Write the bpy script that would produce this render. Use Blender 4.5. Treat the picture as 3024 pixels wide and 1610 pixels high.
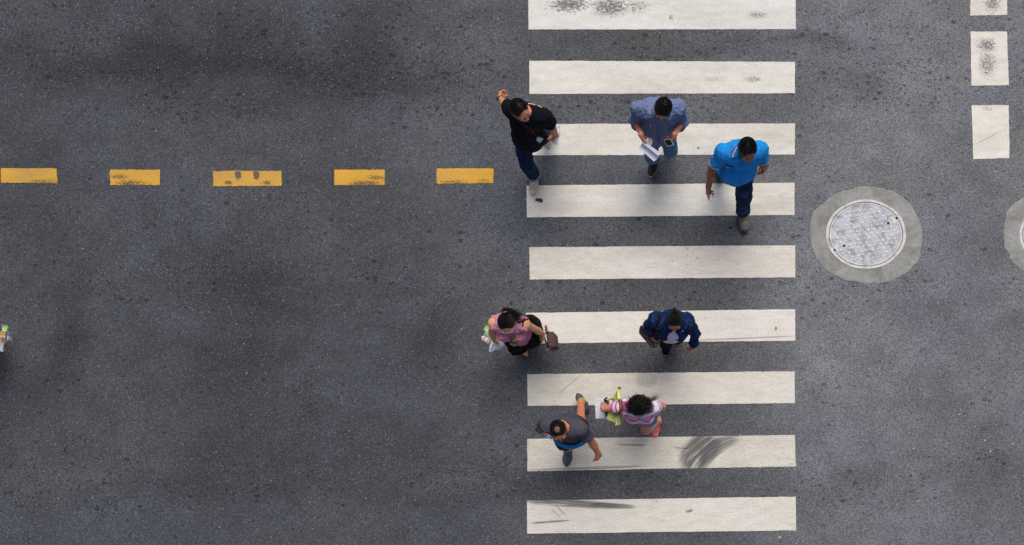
import bpy, math, random
import numpy as np
from mathutils import Vector, Matrix
from mathutils.bvhtree import BVHTree

# ---------------------------------------------------------------- camera, sky, sun, exposure
scene = bpy.context.scene
for o in list(bpy.data.objects):
    bpy.data.objects.remove(o, do_unlink=True)
R = math.radians
CAM_H = 9.4            # camera on a footbridge, looking straight down with a shifted frame
FOC = 2444.0           # focal length in photograph pixels (3024 wide)
NADX, NADY = 1905.0, 1340.0

cam_data = bpy.data.cameras.new('camera')
cam = bpy.data.objects.new('camera', cam_data)
scene.collection.objects.link(cam)
cam.location = (0, 0, CAM_H)
cam.rotation_euler = (0, 0, 0)
cam_data.sensor_width = 36.0
cam_data.lens = 36.0 * FOC / 3024.0
cam_data.shift_x = (1512 - NADX) / 3024.0
cam_data.shift_y = (NADY - 805) / 3024.0
cam_data.clip_start = 0.1
cam_data.clip_end = 2000
scene.camera = cam

SUN_EL, SUN_AZ = 64.0, 8.0      # sun stands behind the top edge of the picture
world = bpy.data.worlds.new('World')
scene.world = world
world.use_nodes = True
wn = world.node_tree
sky = wn.nodes.new('ShaderNodeTexSky')
sky.sky_type = 'NISHITA'
sky.sun_disc = False
sky.sun_elevation = R(SUN_EL)
sky.sun_rotation = R(SUN_AZ)
sky.air_density = 1.0
sky.dust_density = 6.0
sky.ozone_density = 1.0
bg = wn.nodes['Background']
bg.inputs['Strength'].default_value = 0.078
wn.links.new(sky.outputs[0], bg.inputs['Color'])

sun_data = bpy.data.lights.new('sun', 'SUN')
sun_data.energy = 1.5
sun_data.angle = R(36)
sun_data.color = (1.0, 0.98, 0.935)
sun = bpy.data.objects.new('sun', sun_data)
scene.collection.objects.link(sun)
sdir = Vector((math.sin(R(SUN_AZ)) * math.cos(R(SUN_EL)), math.cos(R(SUN_AZ)) * math.cos(R(SUN_EL)), math.sin(R(SUN_EL))))
sun.rotation_euler = sdir.to_track_quat('Z', 'Y').to_euler()
sun.location = sdir * 30

scene.view_settings.view_transform = 'Standard'
scene.view_settings.look = 'None'
scene.view_settings.gamma = 1.0
scene.view_settings.exposure = 0.28

# ---------------------------------------------------------------- helpers: projection
def P(px, py, z=0.0):
    """photograph pixel (3024 x 1610) at height z -> world point"""
    k = (CAM_H - z) / FOC
    return Vector(((px - NADX) * k, -(py - NADY) * k, z))
def PD(dx, dy, z=0.0):
    """the same for the 2575 px wide overview"""
    return P(dx * 1.17437, dy * 1.17437, z)
CAMP = Vector((0, 0, CAM_H))
def ray_reach(parent, px, py, L, far=True):
    """point on the sight line through a pixel at distance L from parent"""
    d = (P(px, py, 0) - CAMP).normalized()
    m = CAMP - parent
    b = m.dot(d); c = m.dot(m) - L * L
    disc = b * b - c
    if disc <= 0:
        q = CAMP + d * (-b)
        return parent + (q - parent).normalized() * L
    s = math.sqrt(disc)
    return CAMP + d * (-b + s if far else -b - s)

# ---------------------------------------------------------------- helpers: materials
def lin(c):
    def f(v):
        v /= 255.0
        return v / 12.92 if v <= 0.04045 else ((v + 0.055) / 1.055) ** 2.4
    return (f(c[0]), f(c[1]), f(c[2]), 1.0)

class NT:
    """tiny expression builder over a node tree"""
    def __init__(s, mat):
        s.t = mat.node_tree; s.n = s.t.nodes; s.l = s.t.links
        s.bsdf = s.n.get('Principled BSDF'); s.out = s.n.get('Material Output')
    def put(s, sock, v):
        if v is None: return
        if hasattr(v, 'is_linked') or isinstance(v, bpy.types.NodeSocket): s.l.new(v, sock)
        else: sock.default_value = v
    def node(s, typ, ins=None, **props):
        n = s.n.new(typ)
        for k, v in props.items(): setattr(n, k, v)
        for k, v in (ins or {}).items(): s.put(n.inputs[k], v)
        return n
    def m(s, op, a, b=None, c=None, clamp=False):
        n = s.n.new('ShaderNodeMath'); n.operation = op; n.use_clamp = clamp
        for i, v in enumerate((a, b, c)): s.put(n.inputs[i], v)
        return n.outputs[0]
    def ramp(s, v, a, b):
        """0 below a, 1 above b, smooth"""
        n = s.n.new('ShaderNodeMapRange'); n.interpolation_type = 'SMOOTHSTEP'
        if a <= b:
            s.put(n.inputs['Value'], v)
            n.inputs['From Min'].default_value = a; n.inputs['From Max'].default_value = b
            return n.outputs[0]
        s.put(n.inputs['Value'], v)
        n.inputs['From Min'].default_value = b; n.inputs['From Max'].default_value = a
        n.inputs['To Min'].default_value = 1; n.inputs['To Max'].default_value = 0
        return n.outputs[0]
    def pos(s):
        return s.node('ShaderNodeNewGeometry').outputs['Position']
    def objco(s):
        return s.node('ShaderNodeTexCoord').outputs['Object']
    def scale(s, v, sc, off=(0, 0, 0)):
        n = s.node('ShaderNodeMapping', {'Vector': v}); n.inputs['Scale'].default_value = sc; n.inputs['Location'].default_value = off
        return n.outputs[0]
    def noise(s, v, scale, detail=2.0, rough=0.5, dist=0.0):
        return s.node('ShaderNodeTexNoise', {'Vector': v, 'Scale': scale, 'Detail': detail, 'Roughness': rough, 'Distortion': dist}).outputs[0]
    def vor(s, v, scale, feature='F1', rnd=1.0):
        n = s.node('ShaderNodeTexVoronoi', {'Vector': v, 'Scale': scale, 'Randomness': rnd}, feature=feature)
        return n
    def sep(s, v):
        n = s.node('ShaderNodeSeparateXYZ', {0: v}); return n.outputs[0], n.outputs[1], n.outputs[2]
    def mix(s, f, a, b, blend='MIX'):
        n = s.n.new('ShaderNodeMix'); n.data_type = 'RGBA'; n.blend_type = blend
        s.put(n.inputs[0], f); s.put(n.inputs[6], a); s.put(n.inputs[7], b)
        return n.outputs[2]
    def mul(s, col, f):
        """colour times scalar"""
        n = s.n.new('ShaderNodeVectorMath'); n.operation = 'SCALE'
        s.put(n.inputs[0], tuple(col[:3]) if isinstance(col, tuple) else col); s.put(n.inputs['Scale'], f)
        return n.outputs[0]
    def bump(s, h, strength=0.3, dist=0.01):
        return s.node('ShaderNodeBump', {'Height': h, 'Strength': strength, 'Distance': dist}).outputs[0]
    def ell(s, x, y, cx, cy, rx, ry, soft=1.0, ang=0.0):
        """soft elliptical mask, 1 in the centre"""
        dx = s.m('SUBTRACT', x, cx); dy = s.m('SUBTRACT', y, cy)
        if ang:
            c, q = math.cos(ang), math.sin(ang)
            dx, dy = s.m('ADD', s.m('MULTIPLY', dx, c), s.m('MULTIPLY', dy, q)), s.m('SUBTRACT', s.m('MULTIPLY', dy, c), s.m('MULTIPLY', dx, q))
        a = s.m('POWER', s.m('ABSOLUTE', s.m('DIVIDE', dx, rx)), 2.0); b = s.m('POWER', s.m('ABSOLUTE', s.m('DIVIDE', dy, ry)), 2.0)
        return s.ramp(s.m('SQRT', s.m('ADD', a, b)), 1.0, 1.0 - soft)

MATS = {}
def new_mat(name):
    m = bpy.data.materials.new(name); m.use_nodes = True
    return m, NT(m)
def solid(name, rgb, rough=0.6, var=0.12, vscale=40, bump=0.0, bscale=200, metal=0.0, spec=0.5, coat=0.0, raw=False):
    """plain material with a little procedural variation"""
    if name in MATS: return MATS[name]
    m, t = new_mat(name)
    c = (rgb[0], rgb[1], rgb[2], 1) if raw else lin(rgb)
    co = t.objco()
    n = t.noise(co, vscale, 3)
    t.put(t.bsdf.inputs['Base Color'], t.mul(c, t.m('MULTIPLY_ADD', t.m('SUBTRACT', n, 0.5), 2 * var, 1.0)))
    t.bsdf.inputs['Roughness'].default_value = rough
    t.bsdf.inputs['Metallic'].default_value = metal
    t.bsdf.inputs['Specular IOR Level'].default_value = spec
    t.bsdf.inputs['Coat Weight'].default_value = coat
    if bump: t.put(t.bsdf.inputs['Normal'], t.bump(t.noise(co, bscale, 2), bump, 0.004))
    MATS[name] = m
    return m
def fabric(name, rgb, rough=0.85, var=0.18, weave=0.25, worn=None):
    """woven cloth: weave relief, folds, uneven dye; worn = paler colour on rubbed areas"""
    if name in MATS: return MATS[name]
    m, t = new_mat(name)
    co = t.objco()
    big = t.noise(co, 9, 3, 0.6); fine = t.noise(co, 420, 1)
    c = lin(rgb)
    f = t.m('ADD', t.m('MULTIPLY_ADD', t.m('SUBTRACT', big, 0.5), 2 * var, 1.0), t.m('MULTIPLY', t.m('SUBTRACT', fine, 0.5), 0.5))
    col = t.mul(c, f)
    if worn:
        col = t.mix(t.ramp(t.noise(co, 7, 4, 0.65), 0.5, 0.72), col, lin(worn))
    t.put(t.bsdf.inputs['Base Color'], col)
    t.bsdf.inputs['Roughness'].default_value = rough
    t.bsdf.inputs['Specular IOR Level'].default_value = 0.15
    t.bsdf.inputs['Sheen Weight'].default_value = 0.0
    h = t.m('ADD', t.m('MULTIPLY', t.noise(co, 28, 3, 0.55, 0.6), 1.0), t.m('MULTIPLY', fine, 0.12))
    t.put(t.bsdf.inputs['Normal'], t.bump(h, weave, 0.02))
    MATS[name] = m
    return m
def skin(name, rgb):
    if name in MATS: return MATS[name]
    m, t = new_mat(name)
    co = t.objco()
    n = t.noise(co, 14, 4, 0.6)
    col = t.mix(t.ramp(n, 0.35, 0.7), t.mul(lin(rgb), 0.9), t.mul(lin((min(255, rgb[0] + 12), rgb[1] - 4, rgb[2] - 8)), 1.06))
    t.put(t.bsdf.inputs['Base Color'], col)
    t.bsdf.inputs['Roughness'].default_value = 0.5
    t.bsdf.inputs['Specular IOR Level'].default_value = 0.4
    t.bsdf.inputs['Subsurface Weight'].default_value = 0.12
    t.bsdf.inputs['Subsurface Radius'].default_value = (0.012, 0.005, 0.003)
    t.bsdf.inputs['Subsurface Scale'].default_value = 0.6
    t.put(t.bsdf.inputs['Normal'], t.bump(t.noise(co, 260, 2), 0.12, 0.003))
    MATS[name] = m
    return m
def clear_plastic(name, tint=(0.95, 0.97, 1.0), rough=0.12, alpha=0.45):
    if name in MATS: return MATS[name]
    m, t = new_mat(name)
    t.bsdf.inputs['Base Color'].default_value = (*tint, 1)
    t.bsdf.inputs['Roughness'].default_value = rough
    t.bsdf.inputs['Specular IOR Level'].default_value = 0.7
    n = t.noise(t.objco(), 30, 3, 0.6, 0.5)
    t.put(t.bsdf.inputs['Alpha'], t.m('MULTIPLY_ADD', t.m('SUBTRACT', n, 0.5), 0.5, alpha, clamp=True))
    t.put(t.bsdf.inputs['Normal'], t.bump(n, 0.5, 0.02))
    MATS[name] = m
    return m

# ---------------------------------------------------------------- helpers: objects
COL = scene.collection
def tag(o, label=None, cat=None, group=None, kind=None):
    if label: o['label'] = label
    if cat: o['category'] = cat
    if group: o['group'] = group
    if kind: o['kind'] = kind
    return o
def empty(name, loc=(0, 0, 0)):
    o = bpy.data.objects.new(name, None); COL.objects.link(o)
    o.empty_display_size = 0.1; o.location = loc
    return o
def attach(o, parent):
    """parent without moving (parents carry a translation only)"""
    if parent is not None:
        o.parent = parent
        w = Vector((0, 0, 0)); q = parent
        while q is not None:
            w += Vector(q.location); q = q.parent
        o.location = Vector(o.location) - w
    return o
def mesh_np(name, V, F, smooth=True):
    """fast mesh from arrays; F is an (n,3) or (n,4) int array"""
    me = bpy.data.meshes.new(name)
    V = np.asarray(V, np.float32); F = np.asarray(F, np.int32)
    me.vertices.add(len(V)); me.vertices.foreach_set('co', V.ravel())
    k = F.shape[1]
    me.loops.add(F.size); me.loops.foreach_set('vertex_index', F.ravel())
    me.polygons.add(len(F)); me.polygons.foreach_set('loop_start', np.arange(0, F.size, k, dtype=np.int32))
    me.polygons.foreach_set('use_smooth', np.full(len(F), smooth))
    me.update(calc_edges=True); me.validate()
    return me
def link(name, me, mat, parent=None, loc=(0, 0, 0)):
    o = bpy.data.objects.new(name, me); COL.objects.link(o)
    if mat is not None and not me.materials: me.materials.append(mat)
    o.location = loc
    return attach(o, parent)

def vnoise(p, seed=0):
    """smooth value noise in 0..1 for an (n,3) array"""
    p = np.asarray(p, np.float64); i = np.floor(p).astype(np.int64); f = p - i; f = f * f * (3 - 2 * f)
    def hsh(a, b, c):
        h = (a * 374761393 + b * 668265263 + c * 2147483647 + seed * 144665) & 0xFFFFFFFF
        h = ((h ^ (h >> 13)) * 1274126177) & 0xFFFFFFFF
        return ((h ^ (h >> 16)) & 0xFFFF) / 65535.0
    out = 0.0
    for dx in (0, 1):
        for dy in (0, 1):
            for dz in (0, 1):
                w = (f[:, 0] if dx else 1 - f[:, 0]) * (f[:, 1] if dy else 1 - f[:, 1]) * (f[:, 2] if dz else 1 - f[:, 2])
                out = out + w * hsh(i[:, 0] + dx, i[:, 1] + dy, i[:, 2] + dz)
    return out
def fbm(p, seed=0, octaves=4, gain=0.55):
    p = np.asarray(p, np.float64); a = 1.0; s_ = 0.0; tot = 0.0
    for k in range(octaves):
        s_ = s_ + a * vnoise(p * 2 ** k + 17.3 * k, seed + k); tot += a; a *= gain
    return s_ / tot
class MB:
    """collects shapes, builds ONE mesh object"""
    def __init__(s): s.v = []; s.f = []; s.smooth = True
    def add(s, vs, fs):
        b = len(s.v); s.v += [tuple(v) for v in vs]; s.f += [tuple(i + b for i in f) for f in fs]
        return s
    def tube(s, pts, r, sides=8, closed=False, flat=1.0, upv=None):
        pts = [Vector(p) for p in pts]; n = len(pts)
        rr = r if isinstance(r, (list, tuple)) else [r] * n
        vs = []; prev = Vector(upv) if upv is not None else None
        for i, p in enumerate(pts):
            a = pts[(i - 1) % n] if (closed or i > 0) else p
            b = pts[(i + 1) % n] if (closed or i < n - 1) else p
            t = (b - a)
            t = t.normalized() if t.length > 1e-9 else Vector((0, 0, 1))
            if prev is None: prev = Vector((0, 0, 1)) if abs(t.z) < 0.9 else Vector((1, 0, 0))
            u = prev - t * prev.dot(t)
            if u.length < 1e-6: u = t.orthogonal()
            u.normalize(); w = t.cross(u); prev = u
            for k in range(sides):
                q = 2 * math.pi * k / sides
                vs.append(p + (u * math.cos(q) * flat + w * math.sin(q)) * rr[i])
        fs = []
        for i in range(n if closed else n - 1):
            for k in range(sides):
                a = i * sides + k; b = i * sides + (k + 1) % sides
                j = ((i + 1) % n) * sides
                fs.append((a, b, j + (k + 1) % sides, j + k))
        if not closed:
            fs.append(tuple(range(sides - 1, -1, -1))); fs.append(tuple((n - 1) * sides + k for k in range(sides)))
        return s.add(vs, fs)
    def lathe(s, prof, M=None, sides=20, cap=True):
        """profile of (r, z) about local z"""
        M = M or Matrix(); vs = []; fs = []
        for r, z in prof:
            for k in range(sides):
                q = 2 * math.pi * k / sides
                vs.append(M @ Vector((r * math.cos(q), r * math.sin(q), z)))
        for i in range(len(prof) - 1):
            for k in range(sides):
                k2 = (k + 1) % sides
                fs.append((i * sides + k, i * sides + k2, (i + 1) * sides + k2, (i + 1) * sides + k))
        if cap:
            fs.append(tuple(range(sides - 1, -1, -1))); fs.append(tuple((len(prof) - 1) * sides + k for k in range(sides)))
        return s.add(vs, fs)
    def box(s, sx, sy, sz, M=None, bev=0.0, taper=1.0):
        """box centred on origin, chamfered edges, optional taper of the top"""
        M = M or Matrix(); hx, hy, hz = sx / 2, sy / 2, sz / 2; b = bev
        rings = [(-hz, b, 1.0)] + ([(-hz + b, 0, 1.0)] if b else []) + ([(hz - b, 0, taper)] if b else []) + [(hz, b, taper)]
        vs = []
        for z, ins, tp in rings:
            x, y = hx * tp, hy * tp
            if b:
                c = b
                loop = [(x - ins, y - c - ins), (x - c - ins, y - ins), (-x + c + ins, y - ins), (-x + ins, y - c - ins), (-x + ins, -y + c + ins), (-x + c + ins, -y + ins), (x - c - ins, -y + ins), (x - ins, -y + c + ins)]
            else:
                loop = [(x, y), (-x, y), (-x, -y), (x, -y)]
            vs += [M @ Vector((q[0], q[1], z)) for q in loop]
        n = 8 if b else 4; fs = []
        for i in range(len(rings) - 1):
            for k in range(n):
                k2 = (k + 1) % n
                fs.append((i * n + k, i * n + k2, (i + 1) * n + k2, (i + 1) * n + k))
        fs.append(tuple(range(n - 1, -1, -1))); fs.append(tuple((len(rings) - 1) * n + k for k in range(n)))
        return s.add(vs, fs)
    def prism(s, loop, z0, z1, bev=0.0):
        """polygon (list of xy) extruded from z0 to z1 with a slightly drawn-in top edge"""
        n = len(loop); vs = [(p[0], p[1], z0) for p in loop]
        fs = []
        if bev:
            cx = sum(p[0] for p in loop) / n; cy = sum(p[1] for p in loop) / n
            vs += [(p[0], p[1], z1 - bev) for p in loop]
            for p in loop:
                d = Vector((cx - p[0], cy - p[1])); d = d.normalized() * bev if d.length else d
                vs.append((p[0] + d.x, p[1] + d.y, z1))
            lv = 3
        else:
            vs += [(p[0], p[1], z1) for p in loop]; lv = 2
        for i in range(lv - 1):
            for k in range(n):
                k2 = (k + 1) % n
                fs.append((i * n + k, i * n + k2, (i + 1) * n + k2, (i + 1) * n + k))
        fs.append(tuple(range((lv - 1) * n, lv * n)))
        return s.add(vs, fs)
    def sheet(s, G, thick):
        """grid of points G[i][j] thickened both ways along its normals"""
        nu, nv = len(G), len(G[0])
        def nor(i, j):
            a = Vector(G[min(i + 1, nu - 1)][j]) - Vector(G[max(i - 1, 0)][j])
            b = Vector(G[i][min(j + 1, nv - 1)]) - Vector(G[i][max(j - 1, 0)])
            q = a.cross(b)
            return q.normalized() if q.length > 1e-12 else Vector((0, 0, 1))
        top = []; bot = []
        for i in range(nu):
            for j in range(nv):
                q = nor(i, j); p = Vector(G[i][j])
                top.append(p + q * thick / 2); bot.append(p - q * thick / 2)
        N = nu * nv; fs = []
        for i in range(nu - 1):
            for j in range(nv - 1):
                a, b, c, d = i * nv + j, (i + 1) * nv + j, (i + 1) * nv + j + 1, i * nv + j + 1
                fs.append((a, b, c, d)); fs.append((N + d, N + c, N + b, N + a))
        edge = [(i, 0) for i in range(nu)] + [(nu - 1, j) for j in range(1, nv)] + [(i, nv - 1) for i in range(nu - 2, -1, -1)] + [(0, j) for j in range(nv - 2, 0, -1)]
        for k in range(len(edge)):
            a = edge[k][0] * nv + edge[k][1]; b = edge[(k + 1) % len(edge)][0] * nv + edge[(k + 1) % len(edge)][1]
            fs.append((b, a, N + a, N + b))
        return s.add(top + bot, fs)
    def build(s, name, mat, parent=None, smooth=True):
        me = bpy.data.meshes.new(name)
        me.from_pydata([tuple(v) for v in s.v], [], s.f)
        if smooth:
            for p in me.polygons: p.use_smooth = True
            try: me.set_sharp_from_angle(angle=R(38))
            except Exception: pass
        me.update()
        return link(name, me, mat, parent)
# ---------------------------------------------------------------- road surface
def asphalt_nodes(t):
    """asphalt: fine aggregate, pale chips, tar pits; broad tone and stains come from the sheet's own attributes"""
    p = t.pos()
    flat = t.scale(p, (1, 1, 0.0))
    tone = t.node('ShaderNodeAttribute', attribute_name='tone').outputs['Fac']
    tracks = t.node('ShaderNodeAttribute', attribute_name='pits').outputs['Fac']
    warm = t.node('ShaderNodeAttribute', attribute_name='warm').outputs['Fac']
    g1 = t.node('ShaderNodeTexVoronoi', {'Vector': flat, 'Scale': 95.0})
    rg = t.sep(g1.outputs['Color'])
    g2 = t.noise(flat, 56, 4, 0.82)
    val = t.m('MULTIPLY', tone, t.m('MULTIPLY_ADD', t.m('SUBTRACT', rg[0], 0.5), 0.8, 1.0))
    val = t.m('MULTIPLY', val, t.m('MULTIPLY_ADD', t.m('SUBTRACT', g2, 0.5), 1.9, 1.0))
    # pits: dark elongated gaps gathered in tracks across the picture
    def spots(sc, off, dens, r0, r1):
        v = t.node('ShaderNodeTexVoronoi', {'Vector': t.scale(p, (0.68, 1.0, 0.0), (off, off * .7, 0)), 'Scale': sc}); q = t.sep(v.outputs['Color'])
        on = t.m('LESS_THAN', q[0], dens)
        dd = t.m('ADD', t.m('SUBTRACT', v.outputs['Distance'], t.m('MULTIPLY_ADD', q[1], r1 - r0, r0)), t.m('MULTIPLY', t.m('SUBTRACT', g2, 0.5), 0.7))
        return t.m('MULTIPLY', on, t.m('MULTIPLY', t.ramp(dd, 0.09, -0.09), t.m('MULTIPLY_ADD', q[2], 0.6, 0.4)))
    pit = t.m('MAXIMUM', spots(21, 0.0, t.m('MULTIPLY_ADD', tracks, 0.50, 0.006), 0.14, 0.52), spots(38, 4.0, t.m('MULTIPLY_ADD', tracks, 0.50, 0.03), 0.16, 0.56))
    val = t.m('MULTIPLY', val, t.m('MULTIPLY_ADD', pit, -0.60, 1.0))
    # pale stone chips
    def chips(v, rnd, cut, r0, r1):
        on = t.m('GREATER_THAN', rnd[0], cut)
        size = t.m('MULTIPLY_ADD', rnd[1], r1 - r0, r0)
        inside = t.ramp(t.m('SUBTRACT', v.outputs['Distance'], size), 0.06, -0.06)
        return t.m('MULTIPLY', t.m('MULTIPLY', on, inside), t.m('MULTIPLY_ADD', rnd[2], 0.7, 0.3))
    c1 = chips(g1, rg, 0.86, 0.2, 0.5)
    v2 = t.node('ShaderNodeTexVoronoi', {'Vector': flat, 'Scale': 36.0})
    c2 = chips(v2, t.sep(v2.outputs['Color']), 0.945, 0.05, 0.26)
    chip = t.m('MAXIMUM', t.m('MULTIPLY', c1, 0.5), c2)
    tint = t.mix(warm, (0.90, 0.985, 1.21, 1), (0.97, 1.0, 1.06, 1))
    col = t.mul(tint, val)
    chipc = t.mix(rg[2], (0.36, 0.375, 0.41, 1), (0.44, 0.43, 0.41, 1))
    col = t.mix(t.m('MULTIPLY', chip, 0.75), col, chipc)
    return col, g2
road_mat, t = new_mat('asphalt')
acol, ah = asphalt_nodes(t)
t.put(t.bsdf.inputs['Base Color'], acol)
t.bsdf.inputs['Roughness'].default_value = 0.82
t.bsdf.inputs['Specular IOR Level'].default_value = 0.35
t.put(t.bsdf.inputs['Normal'], t.bump(t.noise(t.scale(t.pos(), (1, 1, 0)), 80, 1, 0.7), 0.5, 0.008))

road = empty('road'); tag(road, 'grey asphalt road with worn tar patches and pale stone chips', None, None, 'structure')
def axis(lo, hi, step, far):
    a = np.arange(lo, hi + step / 2, step)
    return np.concatenate(([-far], [lo - 30, lo - 8, lo - 3], a, [hi + 3, hi + 8, hi + 30], [far]))
gx = axis(-9.0, 6.0, 0.06, 300.0); gy = axis(-3.0, 7.0, 0.06, 300.0)
XX, YY = np.meshgrid(gx, gy, indexing='ij')
V = np.stack([XX.ravel(), YY.ravel(), np.zeros(XX.size)], 1)
ii = np.arange(XX.size).reshape(XX.shape)
F = np.stack([ii[:-1, :-1].ravel(), ii[1:, :-1].ravel(), ii[1:, 1:].ravel(), ii[:-1, 1:].ravel()], 1)
road_me = mesh_np('asphalt_surface', V, F, False)
def sstep(v, a, b):
    k = np.clip((v - a) / (b - a), 0, 1); return k * k * (3 - 2 * k)
pn = V * np.array([1, 1, 0])
wob = fbm(pn * 0.55, 3, 3); wob2 = fbm(pn * np.array([1.6, 2.6, 1]), 9, 4)
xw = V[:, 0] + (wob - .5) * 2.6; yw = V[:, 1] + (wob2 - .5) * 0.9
# the lane right of the crossing has a paler base tone than the left
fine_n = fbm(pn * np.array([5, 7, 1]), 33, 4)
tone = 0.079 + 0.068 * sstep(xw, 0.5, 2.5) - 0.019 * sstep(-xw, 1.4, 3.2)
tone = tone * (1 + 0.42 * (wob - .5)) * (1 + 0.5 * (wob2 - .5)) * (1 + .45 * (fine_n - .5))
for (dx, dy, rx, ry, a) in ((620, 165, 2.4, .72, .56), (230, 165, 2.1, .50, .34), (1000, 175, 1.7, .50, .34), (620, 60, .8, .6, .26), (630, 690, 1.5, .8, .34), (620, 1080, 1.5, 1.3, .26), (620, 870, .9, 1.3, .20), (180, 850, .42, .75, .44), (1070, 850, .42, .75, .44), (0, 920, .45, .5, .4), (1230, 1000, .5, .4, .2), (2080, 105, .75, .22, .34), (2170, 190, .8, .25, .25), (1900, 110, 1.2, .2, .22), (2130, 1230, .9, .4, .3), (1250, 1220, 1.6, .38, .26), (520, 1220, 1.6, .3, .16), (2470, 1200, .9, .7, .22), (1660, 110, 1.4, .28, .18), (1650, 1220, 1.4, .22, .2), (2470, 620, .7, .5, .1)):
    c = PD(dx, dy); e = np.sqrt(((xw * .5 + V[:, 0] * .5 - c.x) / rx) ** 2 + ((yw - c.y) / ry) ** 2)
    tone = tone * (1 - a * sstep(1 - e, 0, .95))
pits = np.zeros(len(V)); yp = V[:, 1] + (wob - .5) * .9
for dy, w, a in ((175, .75, 1.0), (80, .5, .7), (700, .60, .6), (1200, .55, .65), (470, .3, .25), (960, .4, .2), (560, .4, .3)):
    pits = np.maximum(pits, a * sstep(w - np.abs(yp - PD(0, dy).y), 0, w))
pits = pits * np.clip(3.2 * (wob2 - .29), .12, 1.2); pits = pits * (1 - 0.35 * sstep(V[:, 0], 1.5, 2.5))
for (dx, dy, rx, ry, a) in ((2080, 110, .8, .3, .9), (2200, 190, .9, .3, .8), (2110, 1250, .8, .4, .8), (2450, 1180, .9, .2, .7), (1900, 120, 1.0, .25, .7)):
    c = PD(dx, dy); e = np.sqrt(((V[:, 0] - c.x) / rx) ** 2 + ((yw - c.y) / ry) ** 2); pits = np.maximum(pits, a * sstep(1 - e, 0, .8))
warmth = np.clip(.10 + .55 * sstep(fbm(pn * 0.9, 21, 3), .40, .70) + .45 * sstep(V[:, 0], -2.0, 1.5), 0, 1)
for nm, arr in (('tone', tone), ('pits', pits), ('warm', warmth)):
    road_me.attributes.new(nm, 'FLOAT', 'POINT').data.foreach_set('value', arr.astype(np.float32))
link('asphalt_surface', road_me, road_mat, road)

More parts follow.
